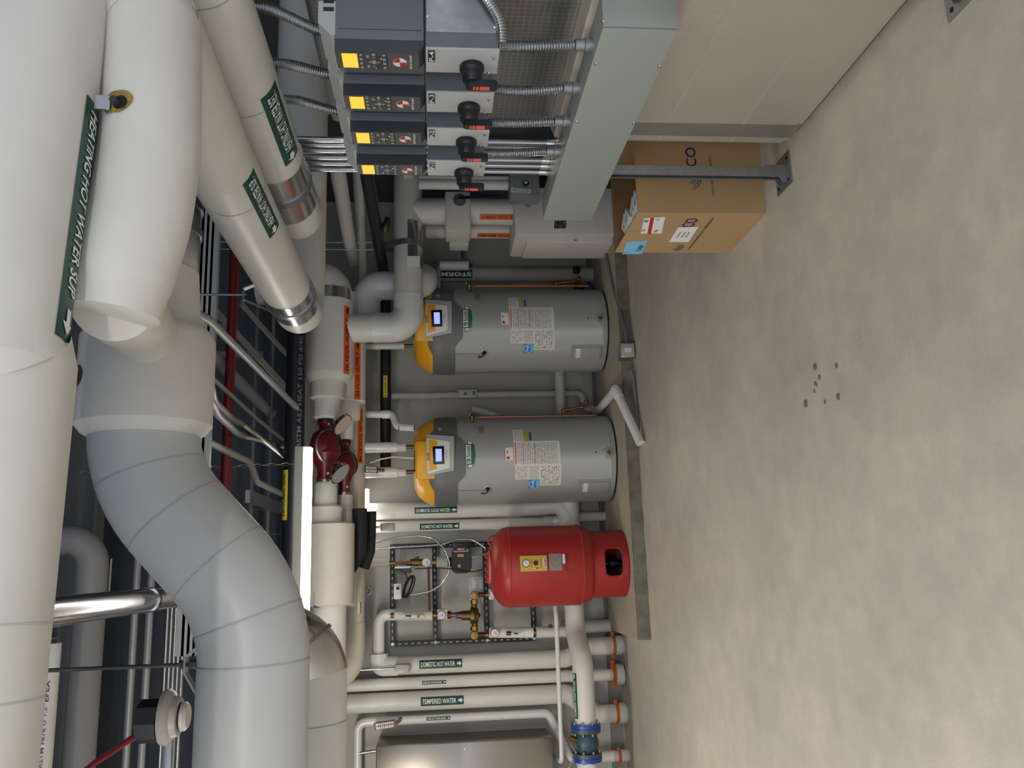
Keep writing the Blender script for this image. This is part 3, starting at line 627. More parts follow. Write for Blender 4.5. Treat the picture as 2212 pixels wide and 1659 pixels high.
# strut bundle and beams near the heating pipes
for k in range(4):
    p = at(432+k*11, 560, Y=4.4); tag(mk('strut_channel', G().box((-.4, 4.38, p.z-.02), (3.2, 4.42, p.z+.02)), 'conduit_grey'), 'galvanised strut channel in the stack under the ceiling', 'strut', 'stack of strut channels under the ceiling')
for x, y in ((545, 700), (600, 760)):
    p = at(x, y, Y=5.9); tag(mk('strut_post', G().bar(V(p.x, 5.98, p.z+.12), V(p.x, 5.98, 4.2), .041, .041, V(0, 1, 0)), 'beam_grey'), 'dark steel strut drop between the ceiling and the gas main', 'strut', 'strut drops above the gas main')
tag(mk('tray_rung', G().box(at(532, 1085, Y=5.6)-V(.02, .05, .02), at(610, 1075, Y=5.6)+V(.03, .05, -.0)), 'galv') if False else mk('strut_trapeze', G().bar(at(535, 1072, Y=5.5), at(535, 1072, Y=5.5)+V(0, 1.2, 0), .08, .03), 'galv'), 'galvanised strut trapeze above the black gas main', 'strut')
for dx in (545, 582): 
    p = at(dx, 1000, Y=6.4); tag(mk('ceiling_pipe', G().tube([V(-3, 6.4, p.z), V(2.2, 6.4, p.z)], .016, 12), 'beam_grey'), 'slim dark pipe crossing high behind the gas main', 'pipe', 'slim dark pipes high behind the gas main')
# ================================================================== foil-wrapped duct on the right
XD, ZL = 1.694, 1.055
t = thing('foil_duct', 'large foil-wrapped duct standing along the right side behind the drives', 'duct', V(1.95, 1.8, 0))
mk('lower_casing', G().box((XD, -.6, .02), (2.28, 3.15, ZL), .05), 'foil_plain', t)
mk('upper_casing', G().box((XD+.066, -.6, ZL-.02), (2.28, 3.13, 1.942), .02), 'foil_scrim', t)
for z0, z1 in ((.955, .968), (.86, .869), (.60, .607), (.29, .295)):
    g = G().box((XD-.0016, -.55, z0), (XD+.002, 3.1, z1)); mk('tape_seam', g, M('foil_tape', (196, 192, 184), .5, .6), t)
mk('corner_reflection', G().box((XD-.002, 2.96, .05), (XD+.003, 3.06, ZL-.05)), M('corner_reflection_grey', (168, 168, 166), .3, .95, bump=.3, bscale=20), t)  # grey strip stands in for the dark reflection on the duct's rounded corner
mk('skid', G().box((XD+.05, -.55, 0), (2.25, 3.1, .03)), 'dark_steel', t)
# ================================================================== wireway and its strut stand
XT, TY0, TY1, TZ0, TZ1 = 1.5, 2.097, 3.483, .828, 1.046
t = thing('wireway', 'long grey-green sheet metal wireway trough mounted under the four drives', 'wireway', V(1.56, 2.8, TZ0))
mk('trough_body', G().box((XT+.004, TY0, TZ0), (1.615, TY1, TZ1), .002), 'wireway', t)
mk('front_cover', G().box((XT-.002, TY0+.006, TZ0-.001), (XT+.006, TY1, TZ1+.002), .0012), 'wireway', t)
mk('end_plate', G().box((XT+.002, TY0-.003, TZ0-.002), (1.615, TY0+.004, TZ1+.002), .001), 'wireway', t)
for (x, y) in ((1287, 137), (1424, 142), (1246, 262), (1368, 264), (1213, 363), (1322, 363), (1187, 443), (1284, 443), (1303, 45)):
    p = at(x, y, X=XT); mk('screw', G().lathe([(0, .004), (.004, .0035), (.0058, .001), (.006, 0)], V(XT-.002, p.y, p.z), (-1, 0, 0), 12), 'chrome', t)
def base_plate(c, label, post_h, rot=0.):
    t = thing('strut_post', label, 'strut', V(c.x, c.y, 0)); x, y = c.x, c.y
    g = G()
    for s in (-1, 1): g.box((x-.0205, y+s*.0205-.0015*s, .004), (x+.0205, y+s*.0205+.0015*s, post_h))
    g.box((x+.0185, y-.0205, .004), (x+.0205, y+.0205, post_h))
    for s in (-1, 1): g.box((x-.0205, y+s*.0205, .004), (x-.0185, y+s*.0115, post_h)); g.box((x-.0205, y+s*.0115-.001, .004), (x-.013, y+s*.0115+.001, post_h))
    mk('channel', g, 'galv', t)
    w = .075; mk('base_plate', G().prism([(-w, -w), (w, -w), (w, w), (-w, w)], V(x, y, 0), V(math.cos(rot), math.sin(rot), 0), V(-math.sin(rot), math.cos(rot), 0), .007), 'galv', t)
    g = G()
    for s in (-1, 1): g.prism([(-.05, .0), (.03, 0), (.03, .09), (-.005, .09), (-.022, .03), (-.05, .012)], V(x, y+s*.024-.002, .006), V(1, 0, 0), V(0, 0, 1), -.004)
    mk('gusset', g, 'galv', t)
    for a, b in ((-.05, -.05), (.05, -.05), (-.05, .05)):
        mk('anchor_hole', G().cyl(V(x+a, y+b, .006), V(x+a, y+b, .0085), .008, 14), 'dark_hole', t)
    mk('bolt', G().cyl(V(x-.02, y-.0255, .06), V(x-.02, y-.032, .06), .011, 6), 'galv', t)
    return t
base_plate(V(1.630, 3.262, 0), 'galvanised strut post with gusset base beside the cardboard box', .9)
p = at(2050, 18, Z=0); base_plate(V(p.x+.03, p.y-.07, 0), 'galvanised strut post base under the near end of the wireway', .85)
# ================================================================== variable speed drives
XF, XB = 1.331, 1.369                       # bezel front, body front
UY, UZ = V(0, -1, 0), V(0, 0, 1)            # reading direction and up on faces that look left
zt, zb = at(722, 112, X=XF).z, at(905, 112, X=XF).z; zlo = at(919, 158, X=XB).z; zbt = at(1074, 155, X=1.345).z; ztop = zt+.045
YD = [at(820, y, X=XF).y for y in (112.6, 206.3, 284.5, 354.5)]
wb = at(820, 149.6, X=XF).y-YD[0]; wd = at(820, 158, X=XB).y-YD[0]
NAMES = ('P-4', 'P-3', 'P-2', 'P-1')
DL = ('pump drive closest to the near end of the wireway, marked P-4', 'pump drive second from the near end of the wireway, marked P-3', 'pump drive third from the near end of the wireway, marked P-2', 'pump drive beside the steel conduits and glycol pipes, marked P-1')
def drive(i):
    y0 = YD[i]; y1 = y0+wd; t = thing('pump_drive', 'grey ' + DL[i], 'drive', V(1.48, (y0+y1)/2, zbt), 'pump drives above the wireway')
    mk('housing', G().box((XB, y0, zlo+.002), (1.61, y1, zt), .004), 'drive_grey', t)
    mk('top_hood', G().prism([(0, 0), (.10, 0), (.10, .045), (.035, .045), (.0, .012)], V(XB+.01, y1, zt-.002), V(1, 0, 0), V(0, 0, 1), wd), 'drive_light', t)
    g = G()
    for k in range(6): g.box((XB+.08+k*.024, y0-.001, zt+.002), (XB+.092+k*.024, y0+.02, zt+.03))
    mk('vent_slots', g, 'drive_black', t)
    mk('side_seam', G().box((XB+.028, y0-.0008, zlo+.01), (XB+.030, y0+.002, zt-.01)), 'drive_dark', t)
    h = zt-zlo-.004
    prof = [(0, 0), (0, h), (XB-XF, h), (XB-XF, h*.072), (XB-XF-.022, 0)]
    bz = mk('bezel', G().prism([(-a, b) for a, b in prof], V(XB, y0+.002, zlo+.003), V(1, 0, 0), V(0, 0, 1), -wb+.002), 'drive_dark', t)
    zc, W_ = (zlo+zt)/2, wb
    yc = y0+W_/2; O = V(XF, yc, zc); mf = flat(O, UY, UZ, .0012); m2 = flat(O, UY, UZ, .002); m3 = flat(O, UY, UZ, .0028)
    H2 = zt-zlo
    f = lambda q: H2*(.5-q)                 # height of a row given as share from the top
    def quad(name, m, a0, a1, q0, q1, mat, par): return poly_on(name, m, [(W_*a0, f(q1)), (W_*a1, f(q1)), (W_*a1, f(q0)), (W_*a0, f(q0))], MATS[mat], par)
    kp = quad('keypad', mf, -.47, .49, .02, .575, 'keypad', bz); lo = quad('lower_cover', mf, -.47, .49, .585, .93, 'keypad_low', bz)
    quad('display', m2, -.4, .42, .075, .245, 'lcd_amber', bz)
    for k in range(4): quad('key', m2, .42-.24*k-.14, .42-.24*k, .27, .30, 'key_grey', bz)
    for a in (.28, -.3): quad('key', m2, a-.09, a+.07, .345, .375, 'key_grey', bz)
    quad('key', m2, .3, .46, .41, .445, 'key_grey', bz); quad('key', m2, -.16, .06, .405, .45, 'key_grey', bz)
    for s, pl in ((0, [(.12, .44), (-.22, .44), (-.05, .385)]), (1, [(.12, .415), (-.22, .415), (-.05, .47)])):
        pass
    for pl in ([(.02, .395), (-.12, .395), (-.05, .36)], [(-.12, .465), (.02, .465), (-.05, .5)], [(.22, .44), (.22, .405), (.14, .4225)], [(-.32, .405), (-.32, .44), (-.24, .4225)]):
        poly_on('arrow_key', m2, [(W_*a, f(q)) for a, q in pl], MATS['key_grey'], bz)
    for k in range(4): quad('key', m2, .42-.24*k-.14, .42-.24*k, .525, .56, 'key_grey', bz)
    poly_on('indicator', m2, circle(.0015, 8, W_*.16, f(.508)), MATS['led_amber'], bz); poly_on('indicator', m2, circle(.0012, 8, -W_*.4, f(.44)), MATS['led_green'], bz)
    # round red and white emblem
    lg = poly_on('emblem', m2, [(W_*.26*math.cos(k*PI/12)-W_*.03, f(.715)+H2*.078*math.sin(k*PI/12)) for k in range(24)], MATS['paper'], bz)
    for q0 in (0, 2):
        poly_on('emblem_quarter', m3, [(-W_*.03+.0005, f(.715))]+[(W_*.25*math.cos(q0*PI/2+k*PI/12)-W_*.03, f(.715)+H2*.074*math.sin(q0*PI/2+k*PI/12)) for k in range(7)], MATS['ink_red'], bz)
    text('lettering', 'Bell & Gossett', m2, W_*.78, .0075, MATS['ink_white'], bz, 0, f(.835))
    for a in (-.1, .12): poly_on('mark', m2, [(W_*a-.002, f(.905)-.002), (W_*a+.002, f(.905)-.002), (W_*a, f(.905)+.002)], MATS['key_grey'], bz)
    # lower disconnect compartment
    XL = 1.345; lw = at(1000, 159, X=1.345).y-YD[0]
    mk('disconnect_box', G().box((XL, y0-.002, zbt), (XL+.006, y0-.002+lw, zlo-.002), .002), 'drive_light', t)
    mk('disconnect_side', G().box((XL+.005, y0, zbt+.004), (1.60, y0+lw*.98, zlo-.002), .003), 'drive_grey', t)
    if i == 0: mk('side_plate', G().box((XL+.05, y0-.0025, zbt+.008), (1.60, y0+.001, zlo-.004), .001), 'galv', t)
    if i == 0:
        for (x, y) in ((924, 38), (1069, 60), (1068, 37)):
            p = at(x, y, Y=y0); mk('screw', G().lathe([(0, .004), (.005, .003), (.006, 0)], V(p.x, y0-.002, p.z), (0, -1, 0), 10), 'chrome', t)
        for (x, y) in ((1044, 41), (956, 60), (1045, 62)):
            p = at(x, y, Y=y0); mk('slot', G().box(p-V(.001, .002, .008), p+V(.001, .001, .008)), 'dark_hole', t)
    O = V(XL, y0+lw/2, (zbt+zlo)/2); mf = flat(O, UY, UZ, .0012); m2 = flat(O, UY, UZ, .002); hb = zlo-zbt
    tg = poly_on('name_tag', mf, [(-lw*.02, hb*.365), (lw*.45, hb*.365), (lw*.45, hb*.46), (-lw*.02, hb*.46)], MATS['drive_black'] if i < 2 else MATS['keypad_low'], t)
    text('lettering', NAMES[i], m2, lw*.4, hb*.07, MATS['ink_white'], tg, lw*.215, hb*.412)
    for a, b in ((.22, -.43), (-.42, -.38)):
        mk('cover_screw', G().lathe([(0, .004), (.004, .003), (.005, 0)], mf(lw*a, hb*b), (-1, 0, 0), 10), 'chrome', t)
    # rotary handle
    c = mf(-lw*.18, -hb*.14)
    kn = mk('handle', G().lathe([(.034, 0), (.034, .012), (.027, .02), (.026, .045), (.022, .05), (0, .05)], c, (-1, 0, 0), 24), 'black_plastic', t)
    g = G().prism(rrect(.026, .088, .013, 5, .0, -.026), c+V(-.046, 0, 0), UY, UZ, .02); mk('grip', g, 'black_plastic', kn)
    g = G()
    for a, b in ((-.042, -.014), (-.012, -.004), (-.002, .004)): g.box(c+V(-.0665, -.009, a-.005), c+V(-.065, .009, b-.006))
    mk('red_strip', g, 'handle_red', kn)
    return t
for i in range(4): drive(i)
# flexible conduits above and below the drives
for i, y in enumerate((62, 163, 238)):
    p = at((690, 715, 735)[i], y+(5, -2, 3)[i], X=1.53); a = V(1.53, p.y, zt+.02)
    P = [a, a+V(.0, 0, .05), V(1.578, p.y-(.03, -.02, -.01)[i], 2.0), V(1.585, p.y-(.05, -.03, -.02)[i], 2.26)]
    flex('flexible_conduit', ('ribbed flexible conduit rising from the drive marked P-4', 'ribbed flexible conduit rising from the drive marked P-3', 'ribbed flexible conduit rising from the drive marked P-2')[i], P, .0155, group='flexible conduits above the drives', fine=.0075)
for i, y in enumerate((100, 193, 265, 330)):
    q = at(1250, y, X=1.55); a = V(1.5, YD[i]+wd*.55, zbt-.005); b = V(1.555, q.y, TZ1+.045)
    a = V(1.545, at(1085, y, X=1.545).y, zbt-.005)
    tt = thing('flexible_conduit', 'ribbed flexible conduit dropping from the drive marked %s into the wireway' % NAMES[i], 'conduit', V(b.x, b.y, TZ1), 'flexible conduits below the drives')
    mid = (a+b)/2+V(-.012, -.012 if i != 1 else 0, 0)
    flex('flexible_tube', '', [a+V(0, 0, .01), mid, b], .0165, parent=tt, fil=.5, fine=.0085)
    mk('connector', G().tube([b+V(0, 0, .008), b-V(0, 0, .02), b-V(0, 0, .022), V(b.x, b.y, TZ1-.002)], [.0185, .0185, .022, .022], 14), 'galv', tt)
    mk('gland', G().tube([a+V(0, 0, .03), a-V(0, 0, .012)], .021, 10), 'galv', tt)
# straight conduits behind the drives
for k, y in enumerate((304, 314, 326, 341, 353, 366)):
    p = at(1120, y+6, X=1.585); tt = thing('steel_conduit', 'straight shiny steel conduit standing beside the drive marked P-1', 'conduit', V(1.59, p.y, TZ1), 'straight conduits beside the drives')
    mk('tube', G().cyl(V(1.588, p.y, TZ1+.02), V(1.588, p.y, 2.3), .0115, 14), 'emt', tt)
    mk('connector', G().tube([V(1.588, p.y, TZ1-.001), V(1.588, p.y, TZ1+.018), V(1.588, p.y, TZ1+.02), V(1.588, p.y, TZ1+.052)], [.017, .017, .0145, .0145], 10), 'chrome', tt)
# strut rails that carry the drives
for z in (zlo+.08, zbt+.06):
    tag(mk('strut_rail', G().box((1.605, 1.7, z-.02), (1.646, 3.3, z+.02)), 'galv'), 'galvanised strut rail behind the drives', 'strut', 'strut rails behind the drives')
g = G().tube(fillet([V(1.47, 1.55, zbt+.25), V(1.47, 1.9, zbt+.12), V(1.47, 1.97, zbt-.03), V(1.52, 1.98, zbt-.12)], .12, 8), .013, 10)
P = [at(1035, -30, Y=1.97), at(1060, 8, Y=1.97), at(1083, 48, Y=1.98), at(1084, 92, Y=2.0)]
flex('flexible_conduit', 'ribbed flexible conduit curling past the silver side plate of the drive marked P-4', P, .0135, fine=.0075)
# ================================================================== cardboard box
BX0, BX1, BY0, BY1, BZ = 1.541, 2.02, 3.486, 3.985, .607
t = thing('cardboard_box', 'open brown cardboard box on the floor beside the strut post', 'box', V((BX0+BX1)/2, (BY0+BY1)/2, 0))
w = .006
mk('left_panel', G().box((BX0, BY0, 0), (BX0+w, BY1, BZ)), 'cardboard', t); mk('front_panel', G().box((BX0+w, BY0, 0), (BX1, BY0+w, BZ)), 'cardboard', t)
mk('right_panel', G().box((BX1-w, BY0+w, 0), (BX1, BY1, BZ)), 'cardboard_shaded', t); mk('back_panel', G().box((BX0+w, BY1-w, 0), (BX1-w, BY1, BZ)), 'cardboard_shaded', t)
mk('bottom_panel', G().box((BX0+w, BY0+w, .001), (BX1-w, BY1-w, .008)), 'cardboard_shaded', t)
mk('flap', G().box((BX1-.012, BY0+.02, BZ-.2), (BX1-w-.001, BY1-.02, BZ-.005)), 'cardboard_shaded', t)
mL = lambda o: flat(V(BX0, 0, 0), UY, UZ, o)
def qpx(name, pts_, mat, o=.0012, par=None):
    P = [at(x, y, X=BX0) for x, y in pts_]; return mk(name, G().add([V(BX0-o, p.y, p.z) for p in P], [tuple(range(len(P)))]), mat, par or t, smooth=False)
lb = qpx('shipping_label', [(1384, 504), (1391, 471), (1437, 468), (1429, 504)], 'paper'); qpx('stripe', [(1398, 505), (1405, 470), (1413, 470), (1406, 505)], 'ink_red', .002, lb)
def txt_left(body, x, y, w_, h_, mat, par, o=.0024):
    p = at(x, y, X=BX0); return text('lettering', body, flat(V(BX0, p.y, p.z), UY, UZ, o), w_, h_, MATS[mat], par)
txt_left('UPS', 1396, 477, .03, .022, 'ink_blue', lb); txt_left('3 OF 4', 1390, 497, .03, .016, 'ink_blue', lb); txt_left('X', 1421, 474, .012, .016, 'ink_black', lb); txt_left('FRA', 1417, 498, .03, .016, 'ink_black', lb)
lb = qpx('packing_slip', [(1445, 522), (1465, 490), (1509, 489), (1487, 522)], 'paper', .0022)
for x in (1465, 1475, 1484): txt_left('PACKING LIST ENCLOSED', x+1, 506, .07, .009, 'ink_black', lb, .0034)
lb = qpx('blue_ticket', [(1344, 549), (1354, 523), (1399, 519), (1386, 548)], 'sky_blue_paper'); txt_left('115458', 1382, 536, .08, .026, 'ink_black', lb); txt_left('A', 1352, 545, .012, .014, 'ink_blue', lb)
qpx('clear_tape', [(1362, 498), (1345, 532), (1368, 530), (1395, 505)], 'tape', .0008)
txt_left('ECO', 1488, 484, .135, .06, 'ink_blue', t, .0015)
txt_left('www.divecosanitation.com | 1.888.900.3224', 1513, 506, .40, .018, 'ink_blue', t, .0015)
def arcs(mfun, cx_, cz_, s, mat, par):
    for k, (r, a0, a1) in enumerate(((1, 200, 330), (.8, 205, 335), (.6, 210, 340), (.42, 180, 345))):
        n = 10; vs = []
        for i in range(n+1):
            a = math.radians(a0+(a1-a0)*i/n); rr = s*r; w_ = s*.07*(1-abs(i/n-.5))
            vs += [mfun(cx_+math.cos(a)*(rr-w_), cz_+math.sin(a)*(rr-w_)), mfun(cx_+math.cos(a)*(rr+w_), cz_+math.sin(a)*(rr+w_))]
        mk('printed_arc', G().add(vs, [(2*i, 2*i+1, 2*i+3, 2*i+2) for i in range(n)]), mat, par, smooth=False)
p = at(1455, 535, X=BX0); arcs(flat(V(BX0, p.y, p.z+.0), UY, UZ, .0015), 0, 0, .05, 'ink_grey', t)
p = at(1500, 385, Y=BY0); arcs(flat(V(p.x, BY0, p.z), V(1, 0, 0), UZ, .0015), 0, .03, .06, 'ink_grey', t)
p = at(1492, 338, Y=BY0); text('lettering', 'ECO', flat(V(p.x-.02, BY0, p.z), V(1, 0, 0), UZ, .0015), .13, .05, MATS['ink_blue'], t)
p = at(1537, 380, Y=BY0); text('lettering', 'CLEAN AIR AND COMFORT', flat(V(p.x, BY0, p.z), V(1, 0, 0), UZ, .0015), .2, .012, MATS['ink_grey'], t)
p = at(1372, 420, Y=BY0); mk('tape_strip', G().box((BX0+w, BY0-.0008, BZ-.045), (BX1-.1, BY0+.001, BZ-.005)), 'tape', t)
# white cartons standing in the open box, turned so that their corners show
for k in range(4):
    h = (.015, .03, .02, .035)[k]; c = V(BX0+.092+(.02 if k % 2 else 0), BY0+.09+.105*k, 0); m_ = Matrix.Translation(c) @ Matrix.Rotation(math.radians(45), 4, 'Z')
    g = G().box((-.056, -.04, .009), (.056, .04, BZ-h), .002); g.xform(m_)
    o = tag(mk('white_carton', g, 'paper'), ('tall white carton in the brown box, closest to the strut post', 'tall white carton in the brown box, second from the strut post', 'tall white carton in the brown box, third from the strut post', 'tall white carton in the brown box, in its far corner')[k], 'carton', 'white cartons in the brown box')
    poly_on('arrow', lambda a_, b_, m_=m_, h=h: m_ @ V(a_, b_, BZ-h+.001), [(-.006, -.025), (.006, -.025), (.006, 0), (.014, 0), (0, .022), (-.014, 0), (-.006, 0)], MATS['energy_blue'], o)
# ================================================================== water heaters
HR = .355; HC = V(.82, 6.845, ZP); HN = V(-.07, -1, 0).normalized(); HT = V(0, 0, 1).cross(HN)*-1   # HT: viewer's right when facing the heater
HT = V(-HN.y, HN.x, 0)                       # reading direction on the front
def hhit(x, y, R=HR, C=None):
    """photo pixel -> (arc length to the viewer's right of the front line, height) on the heater shell"""
    C = C or HC; d = ray(x, y); dx, dy = d.x, d.y; ox, oy = -C.x, -C.y
    a = dx*dx+dy*dy; b = 2*(ox*dx+oy*dy); c = ox*ox+oy*oy-R*R; D = b*b-4*a*c
    tt = (-b-math.sqrt(max(D, 0)))/(2*a); p = CAM+d*tt; q = V(p.x-C.x, p.y-C.y, 0)
    return math.atan2(q.dot(HT), q.dot(HN))*R, p.z
def hmap(R, off, C=None, R0=None):
    C = C or HC; R0 = R0 or R
    return lambda s, z: V(C.x, C.y, 0)+(HN*math.cos(s/R0)+HT*math.sin(s/R0))*(R+off)+V(0, 0, z)
def cquad(name, cs, mf, mat, par, nx=8, ny=6):
    (a, b, c, d) = [Vector((*q, 0)) for q in cs]; vs = []; uv = []
    for j in range(ny+1):
        for i in range(nx+1):
            u, v = i/nx, j/ny; p = (a*(1-u)+b*u)*(1-v)+(d*(1-u)+c*u)*v; vs.append(mf(p.x, p.y)); uv.append((u+1e-4, v))
    return mk(name, G().add(vs, [(j*(nx+1)+i, j*(nx+1)+i+1, (j+1)*(nx+1)+i+1, (j+1)*(nx+1)+i) for j in range(ny) for i in range(nx)], uv), mat, par)
def hcard(name, x0, x1, y0, y1, mat, par, R=HR, off=.0015):
    """card on the shell whose photo box is x0..x1, y0..y1"""
    s1, zt_ = hhit(x0, y0, R); s0, zb_ = hhit(x1, y1, R)
    return cquad(name, [(s0, zb_), (s1, zb_), (s1, zt_), (s0, zt_)], hmap(R, off), mat, par)
def shell(name, R_b, mat, par, th0, th1, bot, top, prof=None, n=40, m=6):
    """sector of the head: radius and height follow the angle; prof(f, th) -> radius"""
    vs = []
    for i in range(n+1):
        th = th0+(th1-th0)*i/n; b, t_ = bot(th), top(th)
        for j in range(m+1):
            f = j/m; z = b+(t_-b)*f; r = prof(z, th) if prof else R_b; vs.append(V(HC.x, HC.y, z)+(HN*math.cos(th)+HT*math.sin(th))*r)
    return mk(name, G().add(vs, [(i*(m+1)+j, (i+1)*(m+1)+j, (i+1)*(m+1)+j+1, i*(m+1)+j+1) for i in range(n) for j in range(m)]), mat, par)
def zx(x): return hhit(x, 986)[1]
HEAT_L = 'grey water heater with yellow head standing next to the red expansion tank'
HEAT_R = 'grey water heater with yellow head standing next to the storm pipe'
tH1 = thing('water_heater', HEAT_L, 'water heater', HC, 'water heaters on the concrete pad')
zhem = zx(988)
mk('tank_shell', G().lathe([(HR-.01, ZP+.012), (HR, ZP+.016), (HR, ZP+.05), (HR+.002, ZP+.052), (HR, ZP+.056), (HR, zhem+.03)], V(HC.x, HC.y, 0), seg=64, ref=HN), 'heater_grey', tH1)
mk('base_ring', G().lathe([(HR-.02, ZP), (HR-.006, ZP), (HR-.006, ZP+.014)], V(HC.x, HC.y, 0), seg=48), 'black_paint', tH1)
z_front, z_side = zx(1005.5), zx(987)
def hem(th):
    a = abs(th)*180/PI; f = 1 if a < 17 else (0 if a > 34 else .5+.5*math.cos((a-17)/17*PI)); return z_side+(z_front-z_side)*f
zy = zx(941); zy_in = zx(926)
def ytop(th):
    a = abs(th)*180/PI; f = 1 if a < 27 else (0 if a > 52 else .5+.5*math.cos((a-27)/25*PI)); return zy+(zy_in-zy)*f
zT = zx(893); zpts = [(zx(953), .364), (zx(930), .345), (zx(915), .315), (zx(901), .27), (zT, .20)]
def capr(z, th=0):
    if z <= zpts[0][0]: return .364
    for (a, ra), (b, rb) in zip(zpts, zpts[1:]):
        if z <= b: f = (z-a)/(b-a); return ra+(rb-ra)*f
    return zpts[-1][1]
mk('head_rear', G().lathe([(.362, zhem), (.362, zy), (.345, zx(930)), (.31, zx(916)), (.25, zx(903)), (0, zx(902))], V(HC.x, HC.y, 0), seg=64), 'heater_dark', tH1)
shell('skirt', .365, 'heater_dark', tH1, -PI, PI, hem, ytop, lambda z, th: capr(z)+.002, 96, 8)
t1, t2 = math.radians(23), math.radians(100)
for s in (-1, 1):
    shell('side_cap', 0, 'heater_yellow', tH1, s*t1, s*t2, lambda th: ytop(th)-.001, lambda th: zT, lambda z, th: capr(z)+.005, 36, 14)
zc0, zc1 = zx(930), zx(896.5)
shell('front_cap', 0, 'heater_yellow', tH1, -t1, t1, lambda th: zc0-.03, lambda th: zc1, lambda z, th: .372 if z < zc1-.02 else .372-.03*((z-zc1+.02)/.02)**2, 20, 14)
mk('top_plate', G().lathe([(.345, zc1-.001), (0, zc1-.0008)], V(HC.x, HC.y, 0), seg=20, a0=-t1, a1=t1, ref=HN), 'heater_yellow', tH1)
mk('top_plate', G().lathe([(.206, zT), (0, zT+.001)], V(HC.x, HC.y, 0), seg=40), 'heater_yellow', tH1)
# front console
def hq(name, pts_, mat, par, R, off):
    q = [hhit(x, y, R) for x, y in pts_]; return cquad(name, q, hmap(R, off), mat, par)
RC = .37
cf = hq('console_frame', [(981, 1016), (981, 944), (921, 940), (921, 1028)], 'panel_grey', tH1, RC, .012)
# thickness of the frame
for a, b in (((981, 1016), (981, 944)), ((981, 944), (921, 940)), ((921, 1028), (981, 1016))):
    q0, q1 = hhit(*a, RC), hhit(*b, RC); vs = []
    for i in range(9):
        f = i/8; s_, z_ = q0[0]+(q1[0]-q0[0])*f, q0[1]+(q1[1]-q0[1])*f; vs += [hmap(RC, .012)(s_, z_), hmap(RC, -.012)(s_*1.12, z_-(.004 if a[0] == b[0] else 0))]
    mk('frame_edge', G().add(vs, [(2*i, 2*i+1, 2*i+3, 2*i+2) for i in range(8)]), 'heater_dark', cf)
cw = hq('control_panel', [(971, 1010), (971, 955), (922.5, 949), (924, 1023)], 'panel_white', tH1, RC, .014)
hq('yellow_field', [(944, 1012), (944, 953), (926, 952), (926, 1017)], 'heater_yellow', cw, RC, .0148)
hq('bezel', [(960, 1002), (959, 965), (934.5, 966), (936, 1003)], 'lcd_black', cw, RC, .017)
hq('screen', [(954.5, 996.5), (954, 971), (940.5, 971), (941.5, 997)], 'print_lcd', cw, RC, .018)
hq('red_sticker', [(927.5, 995), (927.5, 979), (923, 979), (923.5, 995)], 'ink_red', cw, RC, .0156)
q = hhit(964.5, 984, RC); text('lettering', 'CYCLONE', lambda a, b: hmap(RC, .0152)(q[0]+a, q[1]+b), .07, .011, MATS['ink_grey'], cw)
q2 = hhit(925.3, 987, RC); text('lettering', 'DWH-2', lambda a, b: hmap(RC, .0164)(q2[0]+a, q2[1]+b), .05, .009, MATS['ink_white'], cw)
hq('logo_mark', [(953, 931), (953, 924), (947, 924), (947, 931)], 'panel_grey', tH1, .364, .004)
# nameplate of the maker
s0, z0 = hhit(1017, 981); mfa = lambda o: (lambda a, b: hmap(HR, o)(s0+a, z0+b))
lg = poly_on('maker_badge', mfa(.0016), [(-.078, -.006), (.078, -.006), (.078, .042), (-.078, .042)], MATS['ink_black'], tH1)
poly_on('badge_field', mfa(.0024), [(-.074, -.002), (.074, -.002), (.074, .038), (-.074, .038)], MATS['panel_white'], lg)
poly_on('badge_foot', mfa(.0018), [(-.076, -.03), (0, -.038), (.076, -.03), (.076, -.006), (-.076, -.006)], MATS['smith_green'], lg)
for s in (-1, 1):
    poly_on('badge_wing', mfa(.0012), [(s*.078, -.022), (s*.104, -.012), (s*.112, .026), (s*.078, .026)], MATS['ink_black'], lg)
    poly_on('badge_wing', mfa(.0020), [(s*.082, -.016), (s*.101, -.008), (s*.107, .021), (s*.082, .021)], MATS['panel_white'], lg)
poly_on('badge_disc', mfa(.003), circle(.016, 18, -.05, .018), MATS['smith_green'], lg)
poly_on('badge_tick', mfa(.0036), [(-.061, .010), (-.055, .008), (-.047, .022), (-.054, .026)], MATS['panel_white'], lg)
text('lettering', 'Smith', mfa(.0034), .088, .028, MATS['ink_black'], lg, .02, .018)
# paper labels
hcard('label_card', 1109, 1211, 954, 1004, 'print_fine', tH1); mc = hcard('label_card', 1165, 1211, 1004, 1047.5, 'print_mid', tH1, off=.0014)
hcard('label_card', 1113, 1140.6, 1005, 1035, 'print_mid', tH1); hcard('label_card', 1141, 1164.6, 1005, 1035, 'print_fine', tH1)
hcard('label_card', 1107, 1131.6, 929, 954, 'print_fine', tH1); hcard('efficiency_sticker', 1131.6, 1142.4, 932, 954, 'lime', tH1); hcard('blue_sticker', 1142.4, 1148, 934, 951, 'navy', tH1)
lc = hcard('warning_card', 1090, 1109, 967, 994, 'paper', tH1); hcard('red_edge', 1089.5, 1091.5, 967, 994, 'ink_red', lc, off=.0022)
q = hhit(1097.8, 989); poly_on('warning_mark', hmap(HR, .0022), circle(.012, 16, *q), MATS['ink_red'], lc); q = hhit(1096, 978); poly_on('warning_mark', hmap(HR, .0022), [(q[0]-.014, q[1]-.006), (q[0]+.016, q[1]-.002), (q[0]+.014, q[1]+.008), (q[0], q[1]+.002)], MATS['ink_red'], lc)
